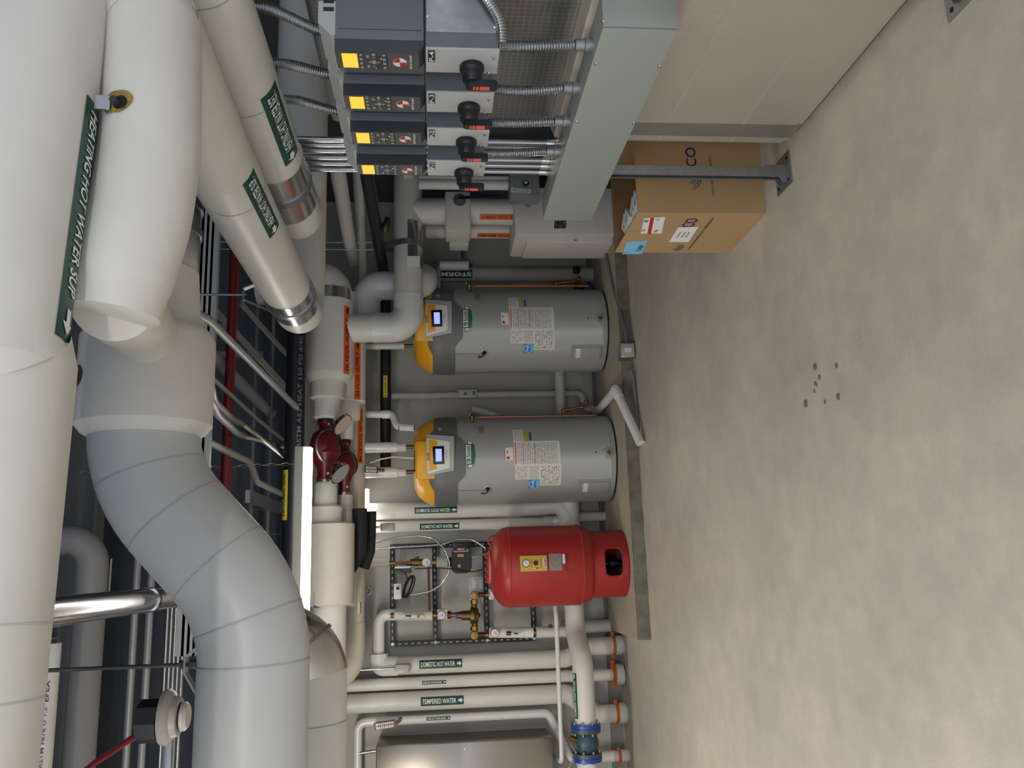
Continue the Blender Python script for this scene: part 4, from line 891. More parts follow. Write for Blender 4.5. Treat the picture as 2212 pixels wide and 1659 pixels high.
for x0, x1, m_ in ((1109.6, 1111.6, 'ink_red'), (1111.6, 1116, 'tag_orange'), (1128.5, 1131, 'ink_red'), (1153.8, 1156.6, 'ink_red')):
    hcard('stripe', x0, x1, 956, 1003.5, m_, mc, off=.0024)
es = hcard('energy_sticker', 1142, 1165, 1036, 1054, 'energy_blue', tH1); q = hhit(1152, 1045.5)
mk('energy_arc', G().tube([hmap(HR, .003)(q[0]+.036*math.cos(a*PI/12), q[1]-.016+.05*math.sin(a*PI/12)) for a in range(13)], .0022, 6), 'ink_white', es)
text('lettering', 'energy', lambda a, b: hmap(HR, .003)(q[0]+a, q[1]+b), .05, .022, MATS['ink_white'], es); hcard('caption', 1158.5, 1164, 1037, 1053, 'sky_blue_paper', es, off=.0024)
q = hhit(1287.6, 977); poly_on('green_dot', hmap(HR, .0015), circle(.008, 14, *q), MATS['smith_green'], tH1)
# drain valve
q = hhit(1313, 979); c = hmap(HR, 0)(*q); n_ = (c-V(HC.x, HC.y, c.z)).normalized()
dv = mk('drain_escutcheon', G().lathe([(0, .004), (.03, .004), (.047, .001), (.048, 0)], c, n_, 28), 'heater_grey', tH1)
mk('drain_valve', G().lathe([(.014, 0), (.014, .02), (.018, .022), (.018, .034), (.009, .036), (.009, .05), (0, .05)], c, n_, 14), 'brass', tH1)
# access panel
ap = hcard('access_panel', 1248, 1322, 1037, 1063, 'heater_grey', tH1, off=.004); hcard('panel_recess', 1252, 1318, 1040, 1061, M('heater_shade', (140, 141, 140), .4), ap, off=.006); hcard('panel_field', 1254, 1311, 1042, 1061, 'heater_grey', ap, off=.0075); hcard('panel_label', 1260, 1268, 1043, 1061, 'panel_white', ap, off=.009)
# relief valve and its copper discharge tube
c = hmap(HR, 0)(*hhit(1020, 914)); n_ = (c-V(HC.x, HC.y, c.z)).normalized()
mk('valve_flange', G().lathe([(0, .005), (.026, .004), (.034, 0)], c, n_, 24), 'heater_grey', tH1)
mk('relief_valve', G().lathe([(.013, 0), (.013, .03), (.019, .035), (.019, .075), (.012, .08), (0, .082)], c, n_, 14), 'bronze', tH1)
d0 = c+n_*.055; ztub = hhit(1287, 911)[1]
mk('valve_outlet', G().tube([d0, d0-V(0, 0, .045)], [.013, .011], 12), 'bronze', tH1)
mk('discharge_tube', G().tube([d0-V(0, 0, .04), V(d0.x, d0.y, ztub)], .0095, 14), 'copper', tH1)
mk('valve_lever', G().bar(d0+V(0, 0, .016), d0+V(.03, -.012, .024), .012, .003), 'galv', tH1)
hcard('relief_tag', 1032, 1046, 920, 936, 'print_plate', tH1, off=.003)
# side element cover with a curl of wire
c = hmap(HR, 0)(*hhit(1054, 1056)); n_ = (c-V(HC.x, HC.y, c.z)).normalized()
mk('probe_ring', G().lathe([(.018, .001), (.024, .004), (.036, .001), (.037, 0)], c, n_, 24), 'heater_grey', tH1)
mk('probe_well', G().lathe([(0, .002), (.018, .002)], c, n_, 20), 'dark_hole', tH1)
mk('probe_wire', G().tube(fillet([c+n_*.002, c+n_*.03+V(0, 0, .0), c+n_*.012+V(-.03, 0, .02), c+n_*.003+V(-.032, .012, .05)], .012), .006, 8), 'dark_copper', tH1)
q0 = hhit(986, 1054); q1 = hhit(1040, 1064); cquad('wire_cover', [(q1[0], q1[1]), (q1[0]+.028, q1[1]), (q1[0]+.028, q0[1]-.01), (q1[0], q0[1]-.01)], hmap(HR, .006), 'heater_grey', tH1)
tH2 = dup(tH1, V(1.935, 6.875, ZP), HEAT_R)
# ================================================================== red expansion tank
EC = at(1361, 1215, Z=ZP); EC = V(EC.x-.005, EC.y+.252, 0); kE = ppm(EC+V(0, 0, .8))
def ez(x, y=1215, d=.25): return at(x, y, Y=EC.y-d).z
tE = thing('expansion_tank', 'red steel expansion tank with a ring base on the concrete pad', 'tank', V(EC.x, EC.y, ZP))
RB, RE = .253, .304
z1, z2, z3, zt_ = ez(1284), ez(1262, d=.3), ez(1104, d=.3), ez(1062, d=.0)
prof = [(RB-.03, z1-.005), (RB, z1)]; 
prof += [(RE*math.cos(a)+(0), z2-(z2-z1-.005)*math.sin(a)) for a in [math.radians(x) for x in (60, 45, 30, 15, 0)]]
body = [(RB+.0, z1), (RB+.02, z1+.006), (RE-.022, z1+.03), (RE-.004, z2-.012), (RE, z2), (RE, z3), (RE-.008, z3+.035), (RE-.035, z3+.075), (RE-.085, z3+.112), (RE-.14, z3+.132), (.13, zt_), (0, zt_+.004)]
mk('vessel', G().lathe(body, V(EC.x, EC.y, 0), seg=72), 'tank_red', tE, ang=60)
for z in (z2, z3): mk('weld_seam', G().lathe([(RE-.001, z-.005), (RE+.004, z), (RE-.001, z+.005)], V(EC.x, EC.y, 0), seg=64), 'flange_red', tE)
# ring base with a hand hole facing the aisle
nE = V(-EC.x, -EC.y, 0).normalized(); tEr = V(-nE.y, nE.x, 0)
def ering(R): return lambda s, z: V(EC.x, EC.y, 0)+(nE*math.cos(s/R)+tEr*math.sin(s/R))*R+V(0, 0, z)
def eh(x, y, R=RB):
    d = ray(x, y); a = d.x**2+d.y**2; b = 2*(-EC.x*d.x-EC.y*d.y); c = EC.x**2+EC.y**2-R*R; tt = (-b-math.sqrt(max(b*b-4*a*c, 0)))/(2*a); p = CAM+d*tt; q = V(p.x-EC.x, p.y-EC.y, 0)
    return math.atan2(q.dot(tEr), q.dot(nE))*R, p.z
h0, h1 = eh(1347, 1244), eh(1303, 1184); hw, hz0, hz1 = (h1[0]-h0[0]), h0[1], h1[1]; hc = (h1[0]+h0[0])/2
N_ = 96; rows = 22; vs = []; fs = []; inside = lambda s, z: (abs((s-hc)/(hw/2))**4+abs((z-(hz0+hz1)/2)/((hz1-hz0)/2))**4) < 1
for j in range(rows+1):
    for i in range(N_): vs.append(ering(RB)((i/N_*2*PI-PI)*RB, ZP+(z1+.004-ZP)*j/rows))
for j in range(rows):
    for i in range(N_):
        s = ((i+.5)/N_*2*PI-PI)*RB; z = ZP+(z1+.004-ZP)*(j+.5)/rows
        if not inside(s, z): fs.append((j*N_+i, j*N_+(i+1) % N_, (j+1)*N_+(i+1) % N_, (j+1)*N_+i))
o = mk('ring_base', G().add(vs, fs), 'tank_red', tE); sm = o.modifiers.new('thick', 'SOLIDIFY'); sm.thickness = .006
rim = [ering(RB+.001)(hc+hw/2*math.copysign(abs(math.cos(a))**.5, math.cos(a)), (hz0+hz1)/2+(hz1-hz0)/2*math.copysign(abs(math.sin(a))**.5, math.sin(a))) for a in [k*PI/20 for k in range(40)]]
mk('hand_hole_rim', G().tube(rim, .0055, 8, closed=True), 'tank_red', tE)
mk('drain_fitting', G().lathe([(.03, 0), (.03, .05), (.06, .055), (.06, .09), (.02, .1), (.02, .16)], V(EC.x, EC.y, ZP+.02), seg=16), 'black_paint', tE)
# top flange, bolts and lifting loop
fz = zt_
mk('flange', G().lathe([(.128, fz-.01), (.128, fz+.014), (.118, fz+.016), (.118, fz+.03), (0, fz+.031)], V(EC.x, EC.y, 0), seg=40), 'flange_red', tE)
mk('flange_lid', G().lathe([(.122, fz+.016), (.122, fz+.028), (0, fz+.03)], V(EC.x, EC.y, 0), seg=40), M('flange_pink', (206, 140, 128), .5), tE)
for k in range(12):
    a = k*PI/6+.2; c = V(EC.x+.108*math.cos(a), EC.y+.108*math.sin(a), fz+.028); mk('bolt', G().tube([c, c+V(0, 0, .014), c+V(0, 0, .015), c+V(0, 0, .024)], [.011, .011, .006, .006], 6), 'flange_red', tE)
for s in (1,):
    a = V(EC.x+.23, EC.y-.05, z3+.075); mk('lifting_loop', G().tube(fillet([a+V(.02, 0, -.012), a+V(-.0, 0, .06), a+V(-.035, 0, .075), a+V(-.105, 0, .032)], .025), .0075, 8), 'tank_red', tE)
# gauge panel and plates
def ecard(name, x0, x1, y0, y1, mat, par, off=.003):
    s1, a = eh(x0, y0, RE); s0, b = eh(x1, y1, RE); return cquad(name, [(s0, b), (s1, b), (s1, a), (s0, a)], ering_off(off), mat, par)
def ering_off(off): return lambda s, z: V(EC.x, EC.y, 0)+(nE*math.cos(s/RE)+tEr*math.sin(s/RE))*(RE+off)+V(0, 0, z)
gp = ecard('gauge_panel', 1122.5, 1182, 1202, 1232.5, 'label_gold', tE, .012)
g = G()
for (xa, ya), (xb, yb) in (((1122.5, 1202), (1182, 1202)), ((1122.5, 1232.5), (1182, 1232.5))):
    q0, q1 = eh(xa, ya, RE), eh(xb, yb, RE); m0, m1 = ering_off(.012), ering_off(0); g.add([m0(*q0), m0(*q1), m1(*q1), m1(*q0)], [(0, 1, 2, 3)])
q0, q1 = eh(1122.5, 1202, RE), eh(1122.5, 1232.5, RE); g.add([m0(*q0), m0(*q1), m1(*q1), m1(*q0)], [(0, 1, 2, 3)]); q0, q1 = eh(1182, 1202, RE), eh(1182, 1232.5, RE); g.add([m0(*q0), m0(*q1), m1(*q1), m1(*q0)], [(0, 1, 2, 3)])
mk('panel_edge', g, 'label_gold', gp, smooth=False)
def edisc(name, x, y, r, mat, par, off, ring=None):
    c = ering_off(off)(*eh(x, y, RE)); n_ = (c-V(EC.x, EC.y, c.z)).normalized()
    return mk(name, G().lathe([(0, .004), (r*.95, .004), (r, 0)], c, n_, 24), mat, par), c, n_
edisc('gauge_rim', 1136, 1217.5, .029, 'dark_copper', gp, .012); o, c, n_ = edisc('gauge_face', 1136, 1217.5, .025, 'chrome', gp, .0145)
mk('needle', G().bar(c+n_*.005+V(0, 0, -.004), c+n_*.005+tEr*.012+V(0, 0, .008), .003, .001, n_), 'ink_black', gp)
edisc('knob', 1157, 1216.5, .018, 'black_plastic', gp, .014); edisc('lamp', 1153.5, 1227, .006, 'paper', gp, .013); edisc('red_button', 1160.5, 1227, .007, 'ink_red', gp, .013)
s_ = ecard('panel_sticker', 1173, 1180.5, 1206.5, 1225.5, 'paper', gp, .014); ecard('panel_sticker', 1174.5, 1179.8, 1208, 1224, 'ink_red', gp, .0148)
q = eh(1177, 1216, RE); text('lettering', 'DXT-1', lambda a, b: ering_off(.016)(q[0]+a, q[1]+b), .045, .011, MATS['ink_white'], gp)
for x in (1148, 1168):
    q = eh(x, 1217, RE); text('lettering', 'AIR CHARGE', lambda a, b, q=q: ering_off(.0135)(q[0]+a, q[1]+b), .06, .008, MATS['ink_black'], gp)
ecard('rating_plate', 1185, 1214, 1197, 1231.5, 'print_plate', tE, .006); ecard('white_tag', 1214, 1221, 1197.5, 1217.5, 'paper', tE, .006)
q = eh(1224.5, 1214, RE); text('lettering', 'TA 115LD', lambda a, b: ering_off(.002)(q[0]+a, q[1]+b), .125, .026, M('stencil_red', (92, 20, 24), .6), tE)
# ================================================================== pipes on the back wall
YP = 7.12
def vpipe(name, label, x, y, w, x0, x1, mat='white_jacket', Y=YP, root=None, part='pipe_run', cat='pipe', seg=28):
    p = at(x, y, Y=Y); r = w/2/ppm(p); za, zb_ = at(x0, y, Y=Y).z, at(x1, y, Y=Y).z
    t = root or thing(name, label, cat, V(p.x, Y, min(za, zb_)))
    mk(part, G().cyl(V(p.x, Y, za), V(p.x, Y, zb_), r, seg), mat, t); return t, p, r
def vtag(t, p, r, x, y, x0, x1, h_px, body, arrow, up=False, bg='tag_green', fg='ink_white', Y=YP, slant=0.):
    """label on a vertical pipe; reads downwards, or upwards when up"""
    za, zb_ = at(x0, y, Y=Y).z, at(x1, y, Y=Y).z; q = at((x0+x1)/2, y, Y=Y); n = V(-q.x, -Y, 0).normalized()+V((q.x-p.x)/r*1.0, 0, 0)
    pipe_tag(t, V(p.x, Y, (za+zb_)/2), V(0, 0, 1 if up else -1), n, r, abs(za-zb_), h_px/ppm(q), body, bg, fg, arrow, slant)
# stub-ups with fire-stop collars
def stub(t, y, w, x_top, wc, x_col, yfl=None, Y=None):
    Y = YP; f = V(at(1345, y, Y=Y).x, Y, 0); Yc = f.y; k = ppm(f); r, rc = w/2/k, wc/2/k; zt_ = at(x_top, y, Y=Yc).z; zc = at(x_col, y, Y=Yc).z
    mk('stub', G().cyl(V(f.x, Yc, .0), V(f.x, Yc, zt_), r, 28), 'canvas_jacket', t)
    prof = [(rc*.9, 0.0), (rc, .01), (rc*1.02, zc*.6), (rc*.98, zc)]; n = 28; vs = []
    for j, (a, h) in enumerate(prof):
        for i in range(n): jt = random.uniform(-.006, .012) if j == 0 else 0; vs.append(V(f.x+math.cos(i*2*PI/n)*a*random.uniform(.97, 1.03), Yc+math.sin(i*2*PI/n)*a, h+max(jt, 0)*2))
    mk('torn_sleeve', G().add(vs, [(j*n+i, j*n+(i+1) % n, (j+1)*n+(i+1) % n, (j+1)*n+i) for j in range(3) for i in range(n)]), 'white_jacket', t)
    mk('fire_stop', G().tube([V(f.x, Yc, zc-.012), V(f.x, Yc, zc+.004), V(f.x, Yc, zc+.012)], [rc*1.03, rc*1.04, r*1.05], 28), 'caulk_orange', t)
    g = G(); g.box((f.x-rc*1.35, Yc-.02, zc-.004), (f.x+rc*1.35, Yc-.012, zc+.024)); mk('caulk_strip', g, 'caulk_orange', t)
    return V(f.x, Yc, zt_), r
# domestic hot water: up the wall, over and down into the mixing frame
t, p, r = vpipe('hot_water_pipe', 'white pipe labelled DOMESTIC HOT WATER rising beside the black strut frame', 1000, 1432, 38, 1222, 835)
vtag(t, p, r, 965, 1434, 906, 998, 18, 'DOMESTIC HOT WATER', 1)
s, rs = stub(t, 1393, 37, 1275, 40, 1325); b = V(p.x, YP, at(1222, 1424, Y=YP).z)
mk('offset', G().tube(fillet([b+V(0, 0, .04), b, s, s-V(0, 0, .05)], .06), r*.98, 28), 'white_jacket', t)
e = at(818, 1438, Y=YP); e.x = p.x; f1 = at(818, 1329, Y=YP); f2 = at(935, 1329, Y=YP); rr = 14/ppm(e)
mk('elbow', G().tube(fillet([V(p.x, YP, at(860, 1436, Y=YP).z), e, e+V(.1, 0, 0)], .09, 9), r*1.08, 28), 'pvc_jacket', t)
mk('crossover', G().tube(fillet([e+V(.03, 0, 0), V(f1.x, YP, e.z), V(f1.x, YP, f2.z)], .07, 9), rr*.9, 26), 'pvc_jacket', t)
# recirculation and tempered lines
t2, p2, r2 = vpipe('recirculation_pipe', 'slimmer white pipe between the DOMESTIC HOT WATER and TEMPERED WATER pipes', 1000, 1470.5, 25, 1225, 748)
vtag(t2, p2, r2, 938, 1474, 912, 964, 7.5, 'DOM. HOT WATER RECIRC.', 2)
s, rs = stub(t2, 1456, 24, 1283, 43, 1326); b = V(p2.x, YP, at(1225, 1462, Y=YP).z); mk('offset', G().tube(fillet([b+V(0, 0, .04), b, s, s-V(0, 0, .05)], .06), r2*.98, 24), 'white_jacket', t2)
t3, p3, r3 = vpipe('tempered_water_pipe', 'white pipe labelled TEMPERED WATER on the back wall', 1000, 1509, 40, 1225, 700)
vtag(t3, p3, r3, 955, 1514, 909, 1001, 18.5, 'TEMPERED WATER', 1)
s, rs = stub(t3, 1540, 38, 1290, 42, 1332); b = V(p3.x, YP, at(1225, 1500, Y=YP).z); mk('offset', G().tube(fillet([b+V(0, 0, .04), b, s, s-V(0, 0, .05)], .06), r3*.98, 28), 'white_jacket', t3)
p4 = at(1000, 1549.6, Y=YP); r4 = 9.3/ppm(p4); zt4 = at(773, 1560, Y=YP).z; zb4 = at(1185, 1542, Y=YP).z
t4 = thing('recirculation_pipe', 'thin white pipe with elbows beside the stainless cabinet', 'pipe', V(p4.x, YP, zb4))
s, rs = stub(t4, 1632, 23, 1290, 25, 1338)
mk('pipe_run', G().tube(fillet([V(-3.2, YP, zt4), V(p4.x, YP, zt4), V(p4.x, YP, zb4), V(s.x, YP, zb4-.16), s, s-V(0, 0, .05)], .065), r4, 22), 'pvc_jacket', t4)
vtag(t4, p4, r4, 946, 1552, 921, 973, 7, 'DOM. HOT WATER RECIRC.', 2)
# cold and hot risers between the heater and the red tank
pc = at(1000, 1100, Y=YP); rc = 18/ppm(pc); ZD = .425
zc_top = at(700, 1103, Y=YP).z
# main cold water line low along the wall, with the flanged valve
D0 = at(1262, 1500, Z=ZD); D1 = at(1241, 1332, Z=ZD); YD2 = D1.y
tD = thing('cold_water_pipe', 'thick white cold water pipe low along the wall, rising between heater and red tank', 'pipe', V(D0.x, D0.y, ZD-.08))
rD = 22.5/ppm(D0); xa = at(1262, 1432, Z=ZD).x; xb = at(1242, 1362, Z=ZD).x
flx0 = at(1268, 1566, Z=ZD).x; flx1 = at(1270, 1645, Z=ZD).x
mk('pipe_run', G().tube(fillet([V(flx0, D0.y, ZD), V(xa, D0.y, ZD), V(xb, YD2, ZD), V(pc.x+.08, YD2, ZD)], .22, 9), rD, 32), 'white_jacket', tD)
mk('branch_run', G().tube([V(pc.x+.06, YD2+.05, ZD+.03), V(2.2, YD2+.05, ZD+.03)], .043, 24), 'wall_paint', tD)
mk('pipe_end', G().tube([V(-3.4, D0.y, ZD), V(flx1, D0.y, ZD)], rD, 32), 'white_jacket', tD)
mk('riser', G().tube(fillet([V(pc.x-.3, YD2, ZD+.02), V(pc.x, YD2-.02, ZD+.02), V(pc.x, YP, ZD+.35), V(pc.x, YP, zc_top)], .12, 8), rc, 30), 'white_jacket', tD)
mk('seam', G().cyl(V(pc.x, YP, at(1192, 1090, Y=YP).z), V(pc.x, YP, at(1194, 1090, Y=YP).z), rc+.001, 30), 'seam_grey', tD)
vtag(tD, pc, rc, 940, 1102, 896, 987, 13.5, 'DOMESTIC COLD WATER', 2)
# low label on the top of the horizontal run
l0, l1 = at(1240, 1455, Z=ZD+rD).x, at(1244, 1553, Z=ZD+rD).x
pipe_tag(tD, V((l0+l1)/2, D0.y, ZD), V(1, 0, 0), V(0, -.35, .94), rD, abs(l0-l1), .05, 'DOMESTIC COLD WATER', 'tag_green', 'ink_white', 1)
tv = thing('flanged_valve', 'dark teal flanged valve with blue flanges in the cold water line', 'valve', V((flx0+flx1)/2, D0.y, ZD-.13))
L_ = flx0-flx1; ax1 = V(1, 0, 0); rf = 31.5/ppm(D0)
def fl(a, b, r, mat, name): mk(name, G().tube([V(flx1+L_*a, D0.y, ZD), V(flx1+L_*b, D0.y, ZD)], r, 36), mat, tv)
fl(0, .1, rf, 'valve_blue', 'blue_flange'); fl(.11, .23, rf, 'valve_teal', 'valve_flange'); fl(.9, 1.0, rf, 'valve_blue', 'blue_flange'); fl(.77, .89, rf, 'valve_teal', 'valve_flange')
mk('valve_body', G().lathe([(rf*.66, L_*.2), (rf*.72, L_*.3), (rf*.82, L_*.42), (rf*.82, L_*.55), (rf*.72, L_*.68), (rf*.62, L_*.78)], V(flx1, D0.y, ZD), ax1, 36), 'valve_teal', tv)
for k in range(8):
    a = k*PI/4+.35; o = V(0, math.cos(a)*rf*.86, math.sin(a)*rf*.86)
    for f in (-.04, .23, .70, 1.0): c = V(flx1+L_*f, D0.y, ZD)+o; mk('bolt', G().cyl(c, c+V(L_*.07, 0, 0), .011, 6), 'galv', tv)
c = V(flx1+L_*.55, D0.y-.02, ZD+rf*.72)
mk('brass_cap', G().cyl(c+V(0, 0, -.02), c+V(.03, -.02, .055), .021, 10), 'brass', tv)
wp = at(1228, 1626, Y=D0.y-.05); tag(mk('steel_wire', G().tube(fillet([at(1222, 1592, Y=D0.y-.08), at(1232, 1608, Y=D0.y-.1), at(1242, 1623, Y=D0.y-.1)], .05), .004, 6), 'chrome'), 'bright steel wire stub beside the flanged valve', 'wire')
tag(mk('steel_wire', G().tube([at(1238, 1638, Y=D0.y-.1), at(1226, 1664, Y=D0.y-.1)], .003, 6), 'chrome'), 'thin bright wire below the flanged valve', 'wire')
# thin white tube in front
a, b = at(1200, 1302, Y=6.85), at(1214, 1648, Y=6.85); zz = (a.z+b.z)/2; kk = ppm(b)
tag(mk('thin_tube', G().tube(fillet([V(-.05, 7.0, zz), V(a.x-.1, 6.85, zz), V(b.x, 6.85, zz), V(b.x, 7.1, zz+.02)], .06), 5/kk, 16), 'pvc_white'), 'thin white tube running level above the thick cold water pipe', 'pipe')
th, ph, rh = vpipe('hot_water_pipe', 'white pipe labelled DOMESTIC HOT WATER between heater and red tank', 1000, 1134, 24, 1215, 770)
vtag(th, ph, rh, 950, 1137, 907, 992, 13, 'DOMESTIC HOT WATER', 1)
c = V(ph.x, YP, at(1200, 1130, Y=YP).z); mk('elbow', G().tube(fillet([c+V(0, 0, .1), c, c+V(.02, -.12, -.1)], .06), rh*1.25, 24), 'pvc_jacket', th)
tag(mk('low_pipe', G().tube(fillet([V(.36, 7.14, .0), V(.36, 7.14, .33), V(.22, 7.14, .4), V(.0, 7.14, .4)], .06), .04, 20), 'pvc_jacket'), 'short white pipe stub on the floor behind the red tank', 'pipe')
tag(mk('floor_pipe', G().cyl(V(-.55, 7.2, .0), V(-.55, 7.2, 0.5), .055, 22), 'wall_paint'), 'pale pipe standing behind the thick cold water pipe bend', 'pipe')
# thin grey line with a test box between the heaters
pg = at(1100, 852, Y=7.12); kg = ppm(pg); rg = 7.5/kg
tg = thing('grey_pipe', 'slim grey pipe between the two water heaters with a small valve box', 'pipe', V(pg.x, 7.12, at(1258, 850, Y=7.12).z))
zbot = at(1258, 851, Y=7.12).z; mk('pipe_run', G().tube(fillet([V(pg.x, 7.12, at(846, 852, Y=7.12).z), V(pg.x, 7.12, zbot), V(pg.x-.14, 7.12, zbot), V(pg.x-.14, 7.12, ZP)], .05), rg, 20), 'wall_paint', tg)
g0 = at(990, 845, Y=7.08); g1 = at(1030, 862, Y=7.05); mk('valve_box', G().box(V(pg.x-.035, 7.06, g1.z), V(pg.x+.035, 7.12, g0.z), .004), 'panel_grey', tg)
mk('valve_dial', G().lathe([(.014, 0), (.012, .012), (0, .013)], V(pg.x, 7.06, (g0.z+g1.z)/2+.02), (0, -1, 0), 14), 'ink_grey', tg); mk('valve_sticker', G().box(V(pg.x-.01, 7.057, g1.z+.012), V(pg.x+.02, 7.061, g1.z+.035)), 'ink_grey', tg)
mk('union', G().cyl(V(pg.x-.085, 7.12, zbot), V(pg.x-.13, 7.12, zbot), rg*1.25, 14), 'chrome', tg)
def drain_trim(label, pts_, Y):
    P = [at(*q, Y=Y) for q in pts_]; t = thing('copper_drain', label, 'pipe', P[0])
    mk('copper_tube', G().tube(fillet(P, .02), .0135, 12), 'copper', t)
    for q in P[1:-1]: mk('fitting', G().ball(q, .0185, 10), 'copper', t)
    m_ = (P[1]+P[2])/2; mk('union', G().cyl(m_-V(0, 0, .012), m_+V(0, 0, .012), .014, 8), 'brass', t)
    return t
drain_trim('copper drain fitting with elbows beside the heater next to the red tank', [(1217, 915), (1217, 886), (1258, 879), (1266, 868), (1272, 862)], 6.72)
drain_trim('copper drain fitting with elbows beside the heater next to the storm pipe', [(1201, 636), (1201, 612), (1240, 608), (1250, 603), (1250, 597)], 6.8)
tag(mk('rubber_hose', G().tube(fillet([at(1240, 618, Y=6.98), at(1262, 622, Y=6.98), at(1272, 616, Y=6.98)], .03), .022, 10), 'black_rubber'), 'short black hose end low beside the storm pipe', 'hose')
tag(mk('blue_valve', G().box(at(1260, 640, Y=6.98)-V(.0, .03, .0), at(1282, 616, Y=6.98)+V(0, .03, 0), .01), 'navy'), 'small dark blue valve body low beside the storm pipe', 'valve')
# bagged manual hanging on the wall between the heaters
pb = [at(1010, 880, Y=7.2), at(1060, 900, Y=7.1), at(1082, 905, Y=7.05), at(1075, 890, Y=7.08), at(1030, 872, Y=7.2)]
tb = thing('bagged_manual', 'rolled papers in a clear bag hanging between the water heaters', 'bag', pb[2])
mk('paper_roll', G().tube([at(1022, 884, Y=7.12), at(1068, 898, Y=7.06)], .028, 14), 'paper', tb); mk('bag', G().tube([at(1014, 878, Y=7.14), at(1026, 885, Y=7.12), at(1072, 899, Y=7.05), at(1085, 902, Y=7.04)], [.012, .036, .038, .012], 12), 'poly_bag', tb)
mk('string', G().tube([at(1018, 882, Y=7.1), at(985, 905, Y=6.9)], .0015, 5), 'paper', tb)
# ================================================================== stainless cabinet
k1, k2 = at(1000, 1603, Y=1).x, at(1000, 1582, Y=1).x; Yf = 7.27*k2/k1; CXr = k1*Yf; zt_, zb_ = at(812, 1611, Y=Yf).z, at(1194, 1594, Y=Yf).z
t = thing('stainless_cabinet', 'stainless steel wall cabinet at the left end of the back wall', 'cabinet', V(CXr-.4, Yf, zb_))
mk('body', G().box((CXr-.85, Yf+.012, zb_), (CXr, 7.275, zt_), .006), 'stainless', t); mk('door', G().box((CXr-.845, Yf, zb_+.004), (CXr-.004, Yf+.014, zt_-.004), .004), 'stainless', t)
c = at(1004, 1618, Y=Yf); mk('latch', G().lathe([(.008, 0), (.007, .008), (0, .009)], V(c.x, Yf, c.z), (0, -1, 0), 12), 'chrome', t)
mk('conduit_fitting', G().tube([at(772, 1628, Y=7.1), at(812, 1622, Y=7.1)], .014, 10), 'galv', t)
# ================================================================== strut frame with the mixing station
YFm = 7.205; K = lambda cx_, cy_, Y=7.05: at(780+cx_/5.53, 1100+cy_/5.53, Y=Y)
tF = thing('valve_frame', 'black strut frame on the back wall carrying the brass mixing valve', 'frame', V(-.3, 7.2, at(1158, 1384, Y=YFm).z))
xl, xr = at(1000, 1385, Y=YFm).x, at(950, 1178, Y=YFm).x; zt_, zb_ = at(843, 1396, Y=YFm).z, at(1158, 1384, Y=YFm).z; w = .041
hz = [at(x, 1290, Y=YFm).z for x in (848, 939.6, 1050)]+[at(1152.5, 1345, Y=YFm).z]
def strut(lo, hi, vert, slots=True):
    o = mk('strut', G().box(lo, hi, .002), 'strut_green', tF)
    g = G(); n = int((hi-lo).length/.052)
    for i in range(n):
        f = (i+.5)/n
        if vert: c = V((lo.x+hi.x)/2, lo.y-.0006, lo.z+(hi.z-lo.z)*f); g.prism(rrect(.011, .026, .0055, 3), c, V(1, 0, 0), V(0, 0, 1), .0008)
        else: c = V(lo.x+(hi.x-lo.x)*f, lo.y-.0006, (lo.z+hi.z)/2); g.prism(rrect(.026, .011, .0055, 3), c, V(1, 0, 0), V(0, 0, 1), .0008)
    s = mk('slots', g, 'slot_light', o); s['kind'] = 'stuff'
yb0, yb1 = YFm-.02, YFm+.02
strut(V(xl-w/2, yb0, zb_), V(xl+w/2, yb1, zt_), True); strut(V(xr-w/2, yb0, zb_+.35), V(xr+w/2, yb1, zt_), True)
for i, z in enumerate(hz): strut(V(xl+w/2, yb0, z-w/2), V(xr-w/2, yb1, z+w/2), False)
for z in hz: mk('bolt_head', G().cyl(V(xl, yb0-.006, z), V(xl, yb0, z), .014, 8), 'galv', tF)
for z in hz: mk('wall_standoff', G().box((xl-.02, yb1, z-.02), (xl+.02, YW, z+.02)), 'galv', tF)
# shadow-side channel visible behind lower rails
# --- mixing valve train
tM = thing('mixing_valve', 'brass thermostatic mixing valve with gauges mounted on the black strut frame', 'valve', K(1355, 1270)); Yv = 7.06
def seg(name, a, b, wpx, mat, n=18, Y=Yv, w2=None, t=None):
    A, B = K(*a, Y), K(*b, Y); k = ppm(A); return mk(name, G().tube([A, B], [wpx/2/5.53/k, (w2 or wpx)/2/5.53/k], n), mat, t or tM)
def gauge(cx_, cy_, r_px, t, Y=6.98, block=None, rim='black_paint'):
    c = K(cx_, cy_, Y); r = r_px/5.53/ppm(c)
    g = mk('gauge', G().lathe([(r*.3, -.08), (r*.3, -.025), (r, -.022), (r, .004), (r*.92, .006)], c, (0, -1, 0), 28), rim, t)
    mk('dial', G().lathe([(0, .005), (r*.9, .005)], c, (0, -1, 0), 28), 'gauge_face', g)
    for a in (1.2, 2.3): mk('needle', G().bar(c+V(0, -.0065, 0), c+V(math.cos(a+PI)*r*.7, -.0065, math.sin(a+PI)*r*.55), .0035, .0008, V(0, 1, 0)), 'ink_red' if a > 2 else 'ink_black', g)
    return g
seg('white_leg', (395, 1270), (850, 1272), 118, 'white_jacket'); seg('strap_brass', (350, 1270), (395, 1270), 60, 'bronze'); seg('brass_union', (850, 1265), (905, 1265), 62, 'brass')
seg('handle', (505, 1272), (745, 1280), 46, 'paper', Y=6.985); seg('handle_print', (530, 1274), (600, 1276), 20, 'navy', Y=6.972); c = K(685, 1280, 6.98); mk('handle_nut', G().cyl(c, c-V(0, .02, 0), .014, 6), 'brass', tM)
A = K(910, 1200, 7.02); B = K(1030, 1312, 7.02); mk('insulation_block', G().box(V(A.x, 7.0, A.z), V(B.x, 7.1, B.z), .003), 'paper', tM)
